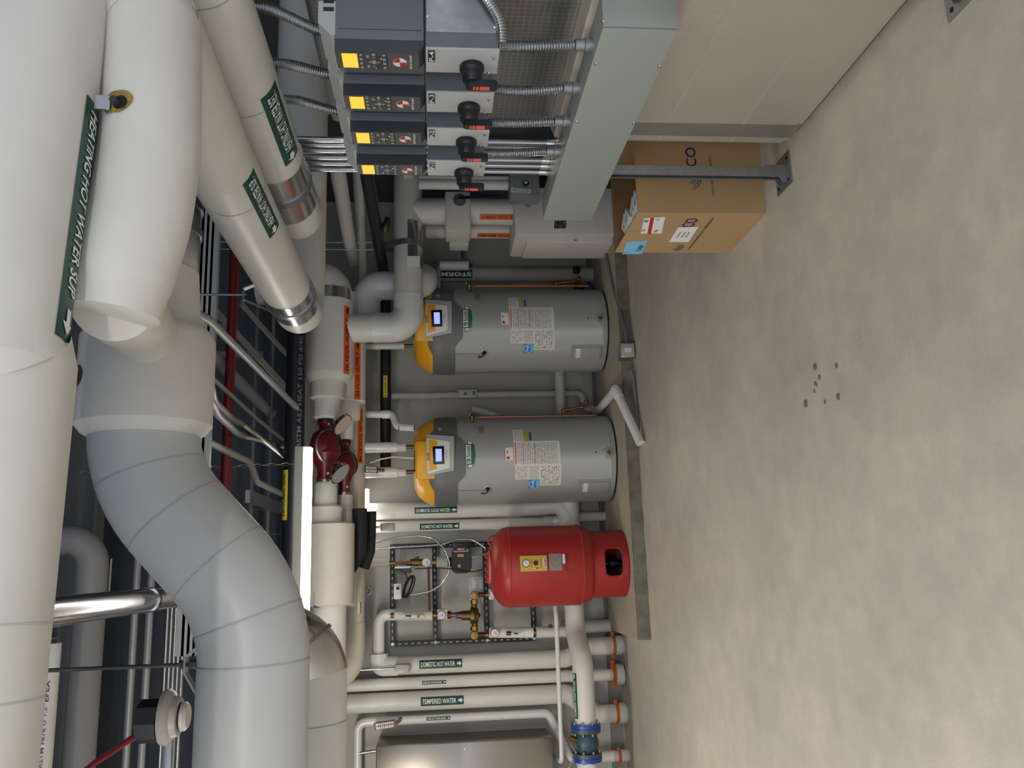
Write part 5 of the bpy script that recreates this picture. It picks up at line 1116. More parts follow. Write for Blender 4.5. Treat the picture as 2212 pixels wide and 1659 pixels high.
gauge(960, 1268, 52, tM)
seg('copper_leg', (1030, 1262), (1075, 1262), 90, 'dark_copper'); seg('copper_leg', (1070, 1262), (1135, 1262), 52, 'copper'); seg('blue_collar', (1130, 1265), (1152, 1265), 72, 'valve_blue')
seg('valve_cone', (1150, 1265), (1200, 1265), 76, 'bronze', w2=84); seg('valve_cone', (1195, 1268), (1310, 1268), 106, 'bronze', w2=118); 
seg('valve_body', (1305, 1268), (1345, 1268), 190, 'bronze', 24, w2=200); seg('valve_body', (1345, 1268), (1400, 1268), 196, 'bronze', 24, w2=160); seg('valve_cap', (1398, 1268), (1425, 1268), 80, 'bronze', w2=40)
seg('valve_arm', (1350, 1210), (1350, 1130), 70, 'bronze'); seg('valve_arm', (1355, 1330), (1357, 1410), 72, 'bronze')
for cy_ in (1108, 1425): seg('union_nut', (1350, cy_-22), (1350, cy_+22), 88, 'brass', 6)
for cy_ in (1030, 1510):
    c = K(1355, cy_, 7.0); r = 50/5.53/ppm(c); cap = mk('check_valve', G().lathe([(r*.8, -.06), (r, -.04), (r, 0), (r*.9, .008), (r*.3, .011), (0, .011)], c, (0, -1, 0), 20), 'brass', tM)
    for k in range(6): a = k*PI/3; q = c+V(math.cos(a)*r*.6, -.0105, math.sin(a)*r*.6); mk('lug', G().cyl(q, q-V(0, .005, 0), r*.16, 8), 'bronze', cap)
    seg('copper_leg', (1400, cy_-10), (1490, cy_-10), 56, 'dark_copper'); seg('brass_union', (1485, cy_-10), (1525, cy_-10), 70, 'brass')
seg('check_stem', (1355, 1060), (1355, 1090), 60, 'brass'); seg('check_stem', (1355, 1440), (1355, 1480), 66, 'brass')
seg('white_leg', (1530, 1475), (2055, 1475), 120, 'paper'); gauge(1598, 1480, 52, tM); seg('handle', (1800, 1487), (1905, 1488), 32, 'paper', Y=6.98); seg('handle_print', (1825, 1487), (1875, 1488), 14, 'navy', Y=6.968)
seg('handle_stem', (1735, 1482), (1790, 1485), 48, 'bronze', Y=6.985); seg('brass_union', (2055, 1470), (2095, 1470), 66, 'brass')
A, B = K(1522, 955, 7.06), K(1580, 1075, 7.06); mk('insulation_block', G().box(V(A.x, 7.02, A.z), V(B.x, 7.1, B.z), .003), 'paper', tM); gauge(1582, 1012, 50, tM)
d = at(1158, 1366, Y=Yv); d2 = at(1238, 1362, Y=Yv); mk('white_leg', G().tube([V(d.x, Yv, d.z), V(d.x, Yv, d2.z)], 12/ppm(d), 20), 'white_jacket', tM)
q = at(1189, 1352, Y=6.98); mk('air_vent', G().lathe([(.006, 0), (.018, .012), (.012, .03), (0, .034)], V(q.x-.02, 7.0, q.z), (1, -.2, 0), 12), 'bronze', tM)
# --- circulator train
tC = thing('circulator_pump', 'black circulator pump with yellow keys on the black strut frame', 'pump', K(1190, 770)); 
seg('white_leg', (20, 640), (340, 640), 100, 'wall_paint', t=tC); seg('brass_union', (340, 645), (400, 640), 60, 'bronze', t=tC); seg('copper_leg', (395, 640), (560, 640), 32, 'copper', t=tC)
seg('brass_tee', (545, 645), (590, 645), 50, 'brass', t=tC); seg('ball_valve', (585, 635), (735, 632), 78, 'bronze', 14, t=tC); seg('ball_valve', (625, 633), (690, 633), 92, 'bronze', 14, t=tC); seg('valve_stem', (672, 600), (672, 560), 36, 'bronze', t=tC)
seg('lever', (690, 560), (735, 527), 12, 'galv', 6, Y=7.0, t=tC); seg('lever', (735, 527), (860, 530), 12, 'galv', 6, Y=7.0, t=tC)
gauge(778, 637, 54, tC, rim='chrome'); seg('brass_union', (845, 630), (895, 630), 66, 'brass', t=tC); seg('white_block', (900, 628), (1032, 628), 130, 'wall_paint', t=tC); seg('pump_flange', (1036, 630), (1080, 630), 110, 'dark_copper', t=tC)
A, B = K(1085, 390, 7.0), K(1312, 765, 7.0); k = ppm(A); cc = K(1195, 620, 6.98); 
mk('volute', G().tube([K(1080, 640, 7.1), K(1320, 640, 7.1)], .045, 16), 'black_plastic', tC)
pz = rrect((765-460)/5.53/k*1.0, (1310-1085)/5.53/k, .03, 6); ph_ = mk('control_head', G().prism([(a, b) for a, b in rrect(230/5.53/k*1.32, 230/5.53/k, .045, 6)], K(1195, 610, 7.1), V(1, 0, 0), V(0, 0, 1), .13), 'black_plastic', tC)
mk('terminal_box', G().box(V(K(1195, 465, 7).x, 6.99, K(1300, 400, 7).z), V(K(1195, 390, 7).x, 7.1, K(1095, 400, 7).z), .006), 'black_plastic', tC)
fO = K(1195, 610, 7.0); yf = 7.1-.13; mfp = lambda o: flat(V(fO.x, yf, fO.z), V(1, 0, 0), V(0, 0, 1), o); S_ = 5.53*k
def pp(cx_, cy_): return ((610-cy_)/S_*1.0, (1195-cx_)/S_)
for cx_, cy_ in ((1170, 555), (1208, 555), (1170, 675)):
    a, b = pp(cx_, cy_); poly_on('yellow_key', mfp(.001), circle(18/S_, 16, a, b), MATS['tag_yellow'], ph_); poly_on('key_mark', mfp(.0018), circle(8/S_, 10, a, b), MATS['ink_black'], ph_)
a, b = pp(1192, 480); poly_on('red_sticker', mfp(.001), [(a-.016, b-.016), (a+.016, b-.016), (a+.016, b+.016), (a-.016, b+.016)], MATS['ink_red'], ph_) if False else None
a, b = pp(1192, 482); poly_on('red_sticker', mfp(.001), [(a-14/S_, b-46/S_), (a+14/S_, b-46/S_), (a+14/S_, b+46/S_), (a-14/S_, b+46/S_)], MATS['ink_red'], ph_)
a, b = pp(1180, 507); O = V(fO.x+a, yf, fO.z+b); text('lettering', 'GRUNDFOS', flat(O, V(0, 0, -1), V(1, 0, 0), .0012), 150/S_, 13/S_, MATS['ink_white'], ph_); O = V(fO.x+pp(0, 500)[0], yf, fO.z+pp(1270, 0)[1]); text('lettering', 'X', flat(O, V(0, 0, -1), V(1, 0, 0), .0012), 26/S_, 22/S_, MATS['ink_white'], ph_)
a, b = pp(1192, 482); text('lettering', 'DHP-2', flat(V(fO.x+a, yf, fO.z+b), V(0, 0, -1), V(1, 0, 0), .0018), 70/S_, 14/S_, MATS['ink_white'], ph_)
# --- cords, conduits and small boxes around the frame
def kpath(name, label, pts_, w, mat, cat, Y=7.03, fil=.05, group=None):
    P = [K(*q, Y) for q in pts_]; return tag(mk(name, G().tube(fillet(P, fil), w/2/5.53/ppm(P[0]), 10), mat), label, cat, group)
kpath('flexible_conduit', 'shiny flexible conduit looping across the strut frame to the outlet box', [(20, 425), (160, 400), (450, 335), (700, 318), (850, 340), (1000, 480), (1060, 640), (1050, 760), (960, 900), (820, 985), (600, 1022), (490, 1022)], 22, 'chrome', 'conduit', 7.0, .12)
kpath('steel_conduit', 'straight thin conduit clipped along the top rail of the strut frame', [(0, 478), (160, 470), (790, 435)], 22, 'emt', 'conduit', 7.05)
kpath('flexible_conduit', 'flexible conduit arching from the clipped conduit to the circulator pump', [(770, 437), (960, 420), (1150, 362), (1330, 362), (1440, 430), (1490, 470)], 24, 'flex_steel', 'conduit', 7.02, .1)
kpath('flexible_conduit', 'short flexible conduit leaving the side of the circulator pump', [(1320, 570), (1380, 570), (1440, 550), (1480, 530)], 26, 'flex_steel', 'conduit', 7.0)
kpath('copper_tube', 'thin copper tube crossing behind the strut frame rail', [(805, 690), (812, 950), (818, 1205)], 24, 'dark_copper', 'pipe', 7.08)
kpath('power_cord', 'black cord from the controller box across to the circulator pump', [(640, 712), (900, 700), (1060, 712), (1200, 740), (1330, 748), (1480, 718)], 14, 'black_rubber', 'cord', 6.95)
kpath('power_cord', 'black cord dropping from the controller box to the coiled bundle', [(400, 712), (470, 725), (540, 770), (552, 850), (545, 905)], 12, 'black_rubber', 'cord', 7.0)
g = G()
for k_, (dx, dw) in enumerate(((0, 30), (14, 44), (-12, 36))):
    ring = [K(565+dx+dw*math.cos(a)*1.0-45*math.sin(a), 925+130*math.sin(a), 6.99-.008*k_) for a in [i*PI/12 for i in range(24)]]; g.tube(ring, .006, 8, closed=True)
tag(mk('coiled_cord', g, 'black_rubber'), 'bundle of coiled black cord hanging beside the outlet box', 'cord')
A, B = K(388, 895, 7.06), K(486, 1066, 7.06); t = thing('outlet_box', 'grey metal outlet box with a receptacle on the black strut frame', 'outlet', V((A.x+B.x)/2, 7.1, B.z))
mk('box', G().box(V(A.x, 7.04, A.z), V(B.x, 7.14, B.z), .004), 'panel_grey', t); c = (A+B)/2
mk('cover', G().box(V(A.x+.004, 7.034, A.z-.004), V(B.x-.004, 7.042, B.z+.004), .003), 'panel_white', t)
for q in ((435, 1010), (435, 945)):
    c = K(*q, 7.03); mk('receptacle', G().prism(circle(.014, 16), V(c.x, 7.034, c.z), V(1, 0, 0), V(0, 0, 1), .002), 'paper', t)
    for dx in (-.005, .005): mk('slot', G().box(V(c.x+dx-.001, 7.0305, c.z-.004), V(c.x+dx+.001, 7.0325, c.z+.004)), 'dark_hole', t)
c = K(438, 945, 7.03); mk('plug', G().tube([V(c.x, 7.032, c.z), V(c.x, 7.0, c.z)], .013, 8), 'black_rubber', t)
A, B = K(400, 690, 7.06), K(600, 762, 7.06); t = thing('controller_box', 'small silver controller box hanging below the circulator valve', 'controller', V((A.x+B.x)/2, 7.06, B.z)); mk('case', G().box(V(A.x, 7.0, A.z), V(B.x, 7.1, B.z), .004), 'drive_dark', t); mk('edge_label', G().box(V(A.x+.002, 6.998, A.z-.004), V(A.x-.012, 7.002, B.z+.004)), 'panel_white', t)
A, B = K(1310, 810, 7.14), K(1460, 1120, 7.14); t = thing('parts_bag', 'clear plastic bag of papers hanging behind the brass valve', 'bag', V((A.x+B.x)/2, 7.14, B.z)); mk('paper', G().box(V(K(0, 900, 7.14).x, 7.14, K(1320, 900, 7.14).z), V(K(0, 1000, 7.14).x, 7.146, K(1455, 1000, 7.14).z)), 'paper', t)
n = 8; vs = [V(A.x+(B.x-A.x)*i/n, 7.125+random.uniform(-.008, .008), K(1285+(1460-1285)*j/n, 900, 7.13).z) for j in range(n+1) for i in range(n+1)]; mk('bag', G().add(vs, [(j*(n+1)+i, j*(n+1)+i+1, (j+1)*(n+1)+i+1, (j+1)*(n+1)+i) for j in range(n) for i in range(n)]), 'poly_bag', t)
# flow switches on the hot water pipes
def switch(x0, x1, y0, y1, label, xc):
    A, B = at(x0, y1, Y=7.0), at(x1, y0, Y=7.0); t = thing('sensor_box', label, 'sensor', V((A.x+B.x)/2, 7.0, B.z))
    mk('case', G().box(V(A.x, 6.97, A.z), V(B.x, 7.05, B.z), .005), 'galv', t); mk('lid', G().box(V(A.x+.006, 6.965, A.z-.012), V(B.x-.006, 6.972, B.z+.012), .003), 'panel_grey', t)
    m_ = (A.x+B.x)/2; mk('conduit', G().cyl(V(m_, 7.01, A.z), V(m_, 7.01, at(xc, (y0+y1)/2, Y=7.01).z), .009, 10), 'emt', t)
switch(822, 852, 1130, 1146, 'small metal sensor box on the hot water pipe between heater and red tank', 800); switch(853, 886, 1434, 1453, 'small metal sensor box on the hot water pipe beside the strut frame', 770)
# glass thermometers
def thermometer(pts_, stem, Y, label):
    P = [at(*q, Y=Y) for q in pts_]; c = sum(P, V(0, 0, 0))/4; t = thing('thermometer', label, 'thermometer', V(c.x, Y, min(p.z for p in P)))
    mk('case', G().add([p+V(0, d, 0) for d in (0, .035) for p in P], [(0, 1, 2, 3), (7, 6, 5, 4), (0, 4, 5, 1), (1, 5, 6, 2), (2, 6, 7, 3), (3, 7, 4, 0)]), 'black_paint', t, smooth=False)
    Q = [c+(p-c)*.82+V(0, -.002, 0) for p in P]; mk('scale', G().add(Q, [(0, 1, 2, 3)], [(0, 0), (1, 0), (1, 1), (0, 1)]), 'print_scale', t, smooth=False)
    m_ = (Q[0]+Q[1])/2, (Q[2]+Q[3])/2; mk('glass_tube', G().tube([m_[0]+V(0, -.003, 0), m_[1]+V(0, -.003, 0)], .0025, 6), 'ink_red', t)
    S = [at(*q, Y=Y+.02) for q in stem]; mk('stem', G().tube([*S, S[-1]+V(0, .08, 0)], .013, 10), 'bronze', t)
thermometer([(854, 1556), (854, 1571), (809, 1578), (807, 1563)], [(854, 1563), (864, 1556)], 6.98, 'black framed thermometer on the thin pipe beside the stainless cabinet')
thermometer([(816, 1008), (816, 1022), (788, 1021), (788, 1006)], [(816, 1015), (827, 1016)], 6.74, 'black framed thermometer on the pipe above the yellow-topped heater')
# pipes entering the heater tops
for (y, lab) in ((966, 'white insulated inlet pipe above the heater next to the red tank'), (1020, 'white insulated outlet pipe beside the thermometer above the heater')):
    p = at(850, y, Y=6.84); k = ppm(p); t = thing('heater_connection', lab, 'pipe', V(p.x, 6.84, at(893, y, Y=6.84).z))
    mk('pipe_run', G().cyl(V(p.x, 6.84, at(858, y, Y=6.84).z), V(p.x, 6.84, at(735, y, Y=6.84).z), 11.5/k, 20), 'pvc_jacket', t); mk('jacket_end', G().cyl(V(p.x, 6.84, at(877, y, Y=6.84).z), V(p.x, 6.84, at(856, y, Y=6.84).z), 9.5/k, 20), 'white_jacket', t)
    mk('brass_nipple', G().cyl(V(p.x, 6.84, at(897, y, Y=6.84).z-.04), V(p.x, 6.84, at(876, y, Y=6.84).z), 4.5/k, 12), 'bronze', t)
p = at(840, 747, Y=6.87); k = ppm(p); t = thing('heater_connection', 'white insulated pipe above the heater next to the storm pipe', 'pipe', V(p.x, 6.87, at(890, 747, Y=6.87).z)); mk('pipe_run', G().cyl(V(p.x, 6.87, at(873, 747, Y=6.87).z), V(p.x, 6.87, at(750, 747, Y=6.87).z), 8/k, 18), 'white_jacket', t); mk('brass_nipple', G().cyl(V(p.x, 6.87, at(896, 747, Y=6.87).z-.04), V(p.x, 6.87, at(872, 747, Y=6.87).z), 3.6/k, 12), 'bronze', t)
P = [at(760, 895, Y=6.95), at(848, 895, Y=6.95), at(858, 922, Y=6.9), at(895, 924, Y=6.88)]; k = ppm(P[1]); t = thing('vent_pipe', 'white plastic vent pipe with two elbows above the heater', 'pipe', P[3]); mk('pipe_run', G().tube(fillet(P, .05), 8/k, 18), 'pvc_white', t); mk('socket', G().tube([at(826, 895, Y=6.95), at(842, 895, Y=6.95)], 9.5/k, 18), 'pvc_white', t); mk('joint_mark', G().tube([at(861, 922.5, Y=6.9), at(863, 922.5, Y=6.9)], 8.6/k, 18), 'ink_blue', t)
tag(mk('sensor_cable', G().tube(fillet([at(800, 1000, Y=6.8), at(822, 992, Y=6.75), at(850, 987, Y=6.72), at(897, 990, Y=6.7)], .08), .006, 8), 'paper'), 'pale cable curving down to the head of the heater', 'cable')
# ================================================================== glycol pipes
YG, YG2, YG3 = 6.3, 6.55, 6.82
def X_(y, x, Y): return at(x, y, Y=Y).x
zG = at(712, 735, Y=YG).z; kG = ppm(at(712, 735, Y=YG))
t = thing('glycol_pipe', 'white glycol supply pipe with a stepped end joining the red pump', 'pipe', V(X_(735, 712, YG), YG, zG-.18))
xe = X_(612, 712, YG); r0 = 51/kG
mk('air_separator', G().tube([V(X_(655, 712, YG), YG, zG), V(X_(808, 712, YG), YG, zG), V(X_(814, 712, YG), YG, zG), V(X_(826, 712, YG), YG, zG)], [r0, r0, r0*.98, r0*.8], 44), 'canvas_jacket', t)
mk('elbow', G().tube(fillet([V(X_(665, 712, YG), YG, zG), V(xe, YG, zG), V(xe, YG, zG+.55)], .17, 10), r0*.93, 40), 'white_jacket', t)
mk('metal_band', G().tube([V(X_(656, 712, YG), YG, zG), V(X_(632, 712, YG), YG, zG)], r0*.975, 40), 'aluminium', t)
dz = 3/kG
for y0, y1, r, m_ in ((820, 864, 36, 'canvas_jacket'), (858, 906, 28, 'white_jacket')):
    mk('step_cover', G().tube([V(X_(y0, 708, YG), YG, zG+dz), V(X_(y1-4, 708, YG), YG, zG+dz), V(X_(y1, 708, YG), YG, zG+dz)], [r/kG, r/kG, r/kG*.86], 36), m_, t)
pipe_tag(t, V((X_(671, 763, YG)+X_(815, 763, YG))/2, YG, zG), V(1, 0, 0), V(0, -.62, -.78), r0, abs(X_(671, 763, YG)-X_(815, 763, YG)), .06, 'GLYCOL SUPPLY', 'tag_orange', 'ink_black', 1, .25)
# downstream of the pump
t = thing('glycol_pipe', 'white insulated glycol pipe with stacked block covers left of the red pump', 'pipe', V(X_(1200, 712, YG), YG, zG-.18))
for y0, y1, r, c_ in ((1042, 1096, 24, 702), (1092, 1133, 33, 704), (1129, 1308, 49, 714), (1300, 1500, 34, 714)):
    z = at(c_, 1150, Y=YG).z; mk('block_cover', G().tube([V(X_(y0, 712, YG), YG, z), V(X_(y0+4, 712, YG), YG, z), V(X_(y1-4, 712, YG), YG, z), V(X_(y1, 712, YG), YG, z)], [r/kG*.9, r/kG, r/kG, r/kG*.92], 40), 'cream_jacket' if r > 45 else 'canvas_jacket', t)
b = at(684, 1294, Y=YG-.13); mk('test_port', G().box(b-V(.06, .02, .018), b+V(.05, .05, .018), .004), 'navy', t)
# second line behind with its own pump
z2 = at(752, 800, Y=YG2).z; k2_ = ppm(at(752, 800, Y=YG2))
t = thing('glycol_pipe', 'second white glycol supply pipe, lower and behind the stepped one', 'pipe', V(X_(800, 752, YG2), YG2, z2-.14))
for y0, y1, r, dx in ((640, 872, 38, 0), (868, 908, 29, -2), (900, 950, 19, -6)):
    mk('pipe_run' if r == 38 else 'step_cover', G().tube([V(X_(y0, 752, YG2), YG2, z2-dx/k2_), V(X_(y1-4, 752, YG2), YG2, z2-dx/k2_), V(X_(y1, 752, YG2), YG2, z2-dx/k2_)], [r/k2_, r/k2_, r/k2_*.9], 36), 'canvas_jacket', t)
pipe_tag(t, V((X_(746, 778, YG2)+X_(869, 778, YG2))/2, YG2, z2), V(1, 0, 0), V(0, -.80, -.60), 38/k2_, abs(X_(746, 778, YG2)-X_(869, 778, YG2)), .055, 'GLYCOL SUPPLY', 'tag_orange', 'ink_black', 1, .25)
Yq = 6.52; xg2 = at(830, 617, Y=Yq).x; rr_ = 31/ppm(at(880, 617, Y=Yq))
mk('u_bend', G().tube(fillet([V(X_(700, 775, Yq), Yq, at(790, 690, Y=Yq).z), V(xg2, Yq, at(790, 617, Y=Yq).z), V(xg2, Yq, at(914, 610, Y=Yq).z), V(xg2+.14, Yq+.2, at(914, 610, Y=Yq).z)], [.14, .11], 10), rr_, 36), 'pvc_jacket', t)
t = thing('glycol_pipe', 'second white glycol pipe left of the smaller red pump', 'pipe', V(X_(1150, 752, YG2), YG2, z2-.14))
for y0, y1, r in ((1070, 1110, 18), (1106, 1310, 27)):
    mk('block_cover', G().tube([V(X_(y0, 745, YG2), YG2, z2+.02), V(X_(y1, 745, YG2), YG2, z2+.02)], r/k2_, 32), 'canvas_jacket', t)
# return line furthest back
z3 = at(764, 1000, Y=YG3).z; k3 = ppm(at(764, 1000, Y=YG3)); r3_ = 25/k3
t = thing('glycol_pipe', 'white glycol return pipe running level above the heaters', 'pipe', V(X_(1000, 764, YG3), YG3, z3-r3_))
mk('pipe_run', G().tube(fillet([V(X_(860, 764, YG3), YG3, z3), V(X_(1462, 764, YG3), YG3, z3), V(X_(1462, 764, YG3), YG3, z3+.5)], .16, 8), r3_, 36), 'cream_jacket', t)
for y0, y1 in ((1240, 1300), (1345, 1410)): mk('fitting_cover', G().tube([V(X_(y0, 764, YG3), YG3, z3), V(X_(y1, 764, YG3), YG3, z3)], r3_*1.04, 36), 'cream_jacket', t)
pipe_tag(t, V((X_(886, 782, YG3)+X_(1003, 782, YG3))/2, YG3, z3), V(1, 0, 0), V(0, -.78, -.62), r3_, abs(X_(886, 782, YG3)-X_(1003, 782, YG3)), .05, 'GLYCOL RETURN', 'tag_orange', 'ink_black', -1, .25)
q = at(782, 1312, Y=YG3-.1); l = sheet('paper_sticker', wrapc(V(q.x, YG3, z3), V(1, 0, 0), V(0, -.8, -.6), r3_*1.04, True, .002), .09, .03, 'paper', t); sheet('red_mark', wrapc(V(q.x, YG3, z3), V(1, 0, 0), V(0, -.8, -.6), r3_*1.04, True, .003), .085, .008, 'ink_red', l, 0, -.012)
tag(mk('pipe_hook', G().tube(fillet([at(778, 1268, Y=7.0), at(800, 1268, Y=7.0), at(803, 1278, Y=7.0), at(796, 1285, Y=7.0), at(780, 1284, Y=7.0)], .03), .011, 10), 'galv'), 'grey steel hook under the glycol return pipe', 'hook')
# --- red pumps
def pump(y0, y1, Y, z, k, s, label, gl):
    t = thing('inline_pump', label, 'pump', V(X_((y0+y1)/2, 705, Y), Y, z-.16)); xa_, xb_ = X_(y0, 705, Y), X_(y1, 705, Y); L = xb_-xa_; c = V((xa_+xb_)/2, Y, z)
    mk('flange', G().tube([V(xa_-L*-.0, Y, z), V(xa_+L*.05, Y, z)], .056*s, 20), 'black_paint', t); mk('flange', G().tube([V(xa_+L*.05, Y, z), V(xa_+L*.1, Y, z)], .056*s, 20), 'pump_red', t)
    mk('flange', G().tube([V(xb_, Y, z), V(xb_-L*.05, Y, z)], .056*s, 20), 'galv', t); mk('flange', G().tube([V(xb_-L*.05, Y, z), V(xb_-L*.1, Y, z)], .056*s, 20), 'pump_red', t)
    pts_ = [V(xa_+L*f, Y, z) for f in (.06, .16, .28, .42, .55, .68, .8, .94)]; rs = [.04, .043, .07, .105, .115, .075, .05, .046]
    mk('volute', G().tube(pts_, [a*s for a in rs], 32), 'pump_red', t)
    d = V(0, -.55, -.6).normalized(); m_ = c+V(-L*.05, 0, 0)
    mk('motor_bracket', G().lathe([(.11*s, .0), (.118*s, .06*s), (.10*s, .085*s), (.0, .09*s)], m_, V(0, -.25, .95), 28), 'pump_red', t)
    mk('motor_ring', G().lathe([(.125*s, .03*s), (.128*s, .05*s), (.12*s, .06*s)], m_, d, 32), 'galv', t)
    mk('casing_cover', G().lathe([(.122*s, -.02*s), (.12*s, .03*s), (.08*s, .075*s), (0, .085*s)], m_, d, 32), 'pump_red', t)
    for f in (.12, .88): q = V(xa_+L*f, Y-.045*s, z-.03*s); mk('bolt', G().cyl(q, q+V(-L*.04, -.0, 0), .012*s, 6), 'galv', t)
    for gx, gy in gl:
        g = at(gx, gy, Y=Y-.14); n_ = V(-.62, -.30, -.72).normalized()
        gg = mk('gauge', G().lathe([(0, -.022), (.076*s, -.02), (.082*s, -.012), (.082*s, .012), (.074*s, .014)], g, n_, 32), 'aluminium', t); mk('dial', G().lathe([(0, .013), (.075*s, .013)], g, n_, 32), 'gauge_glass', gg)
        q = V(xa_+L*(.1 if gy < 960 else .9), Y, z); mk('gauge_stem', G().tube([g-n_*.02, q], .008, 8), 'bronze', t)
    return t
pump(905, 1044, YG, at(702, 975, Y=YG).z, kG, 1.05, 'red inline pump with two round gauges beside the glowing strip light', ((739, 916), (733, 1022)))
pump(950, 1071, YG2, z2+.02, k2_, .8, 'smaller red inline pump behind the one with two gauges', ())
# --- U bends above the right heater, down to the insulated tank
zU = at(882, 600, Y=YG).z; kU = ppm(at(882, 600, Y=YG)); rU = 31/kU; xu = X_(708, 830, YG)
t = thing('glycol_pipe', 'white glycol pipe that elbows down from the labelled supply pipe above the heater', 'pipe', V(X_(550, 882, YG), YG, zU-rU))
mk('pipe_run', G().tube(fillet([V(X_(372, 882, YG), YG+.35, zU), V(X_(372, 882, YG), YG, zU), V(xu, YG, zU), V(xu, YG, zG-.05)], [.13, .16], 10), rU, 40), 'white_jacket', t)
mk('elbow_cover', G().tube(fillet([V(X_(640, 882, YG), YG, zU), V(xu, YG, zU), V(xu, YG, at(805, 707, Y=YG).z)], .16, 10), rU+.003, 40), 'pvc_jacket', t)
mk('metal_saddle', G().lathe([(rU+.004, 0), (rU+.004, abs(X_(487, 882, YG)-X_(585, 882, YG)))], V(X_(585, 882, YG), YG, zU), V(1, 0, 0), 24, PI*.5, PI*1.5, V(0, 0, 1)), 'aluminium', t)
mk('saddle_band', G().tube([V(X_(538, 882, YG), YG, zU), V(X_(527, 882, YG), YG, zU)], rU+.007, 36), 'galv', t)
xh = X_(532, 882, YG)
g = G()
for s in (-1, 1): g.bar(V(xh, YG+s*(rU+.006), zU), V(xh, YG+s*.02, zU+rU+.16), .04, .005, V(0, 1, 0))
mk('clevis_yoke', g, 'galv', t)
for dx in (-.03, .03): mk('threaded_rod', G().cyl(V(xh+dx, YG, zU+rU+.13), V(xh+dx, YG, 4.2), .006, 8), 'galv', t)
q = at(893, 565, Y=YG-rU-.01); mk('paper_tag', G().bar(q+V(0, 0, .05), q-V(.0, 0, .05), .09, .003, V(0, -1, 0)), 'paper', t)
# vertical supply and return to the insulated tank
ps = at(1000, 457, Y=YG); kS = ppm(ps); zlo_ = at(1115, 457, Y=YG).z
mk('drop_leg', G().cyl(V(ps.x, YG, zlo_-.05), V(ps.x, YG, zU), 28.5/kS, 36), 'white_jacket', t)
A, B = at(962, 500, Y=YG-.12), at(1016, 413, Y=YG-.12); mk('valve_cover', G().box(V(A.x, YG-.125, A.z), V(B.x, YG+.12, B.z), .02), 'canvas_jacket', t)
c = at(993, 431, Y=YG-.14); mk('handle_boss', G().lathe([(.05, -.03), (.05, 0), (.02, .004), (.018, .035), (0, .036)], c, (0, -1, 0), 20), 'ink_grey', t); mk('valve_handle', G().bar(c+V(0, -.03, .01), V(c.x+.02, c.y-.03, at(1074, 427, Y=YG-.16).z), .022, .012, V(0, -1, 0)), M('handle_navy', (22, 30, 58), .4), t)
zz0, zz1 = at(1035, 478, Y=YG).z, at(1112, 478, Y=YG).z; pipe_tag(t, V(ps.x, YG, (zz0+zz1)/2), V(0, 0, 1), V(-.72, -.7, 0), 28.5/kS, abs(zz0-zz1), .05, 'GLYCOL SUPPLY', 'tag_orange', 'ink_black', 0, .25)
YR2 = 6.6; pr = at(1000, 497, Y=YR2); kR = ppm(pr)
t = thing('glycol_pipe', 'white glycol return drop beside the storm pipe with an orange label', 'pipe', V(pr.x, YR2, zlo_))
mk('pipe_run', G().cyl(V(pr.x, YR2, zlo_-.25), V(pr.x, YR2, at(920, 497, Y=YR2).z), 18/kR, 28), 'white_jacket', t)
A, B = at(971, 525, Y=YR2-.1), at(1012, 497, Y=YR2-.1); mk('valve_cover', G().box(V(A.x, YR2-.1, A.z), V(B.x+.02, YR2+.08, B.z), .008), 'canvas_jacket', t)
zz0, zz1 = at(1030, 511, Y=YR2).z, at(1127, 511, Y=YR2).z; pipe_tag(t, V(pr.x, YR2, (zz0+zz1)/2), V(0, 0, 1), V(-.85, -.52, 0), 18/kR, abs(zz0-zz1), .045, 'GLYCOL RETURN', 'tag_orange', 'ink_black', -1, .25)
# slim insulated lines and actuator beside the tank
for y, w, lab in ((399, 22, 'slim white insulated pipe behind the actuator box'), (385, 12, 'thin white insulated pipe behind the lowest drive')):
    p = at(1000, y, Y=5.9); tag(mk('slim_pipe', G().cyl(V(p.x, 5.9, at(1110, y, Y=5.9).z), V(p.x, 5.9, at(905, y, Y=5.9).z), w/2/ppm(p), 20), 'white_jacket'), lab, 'pipe')
A, B = at(1102, 424, Y=5.75), at(1165, 372, Y=5.75); t = thing('actuator_box', 'grey actuator box with a dial and paper sticker above the white tank', 'actuator', V((A.x+B.x)/2, 5.8, B.z)); mk('stem', G().cyl(V((A.x+B.x)/2, 5.85, B.z+.05), V((A.x+B.x)/2, 6.2, B.z+.05), .02, 12), 'galv', t); mk('case', G().box(V(A.x, 5.75, A.z), V(B.x, 5.9, B.z), .012), M('actuator_grey', (126, 128, 132), .45), t)
c = at(1136, 396, Y=5.745); mk('dial', G().lathe([(.016, 0), (.024, .002), (.024, .01), (.018, .012), (0, .012)], V(c.x, 5.752, c.z), (0, -1, 0), 20), 'ink_black', t); mk('dial_plate', G().lathe([(.011, .0), (.011, .014), (0, .015)], V(c.x+.004, 5.752, c.z), (0, -1, 0), 16), 'paper', t)
P = [at(x, y, Y=5.747) for x, y in ((1146, 418), (1146, 409), (1104, 405), (1104, 416))]; mk('sticker', G().add(P, [(0, 1, 2, 3)], [(0, 0), (0, 1), (1, 1), (1, 0)]), 'print_scale', t, smooth=False)
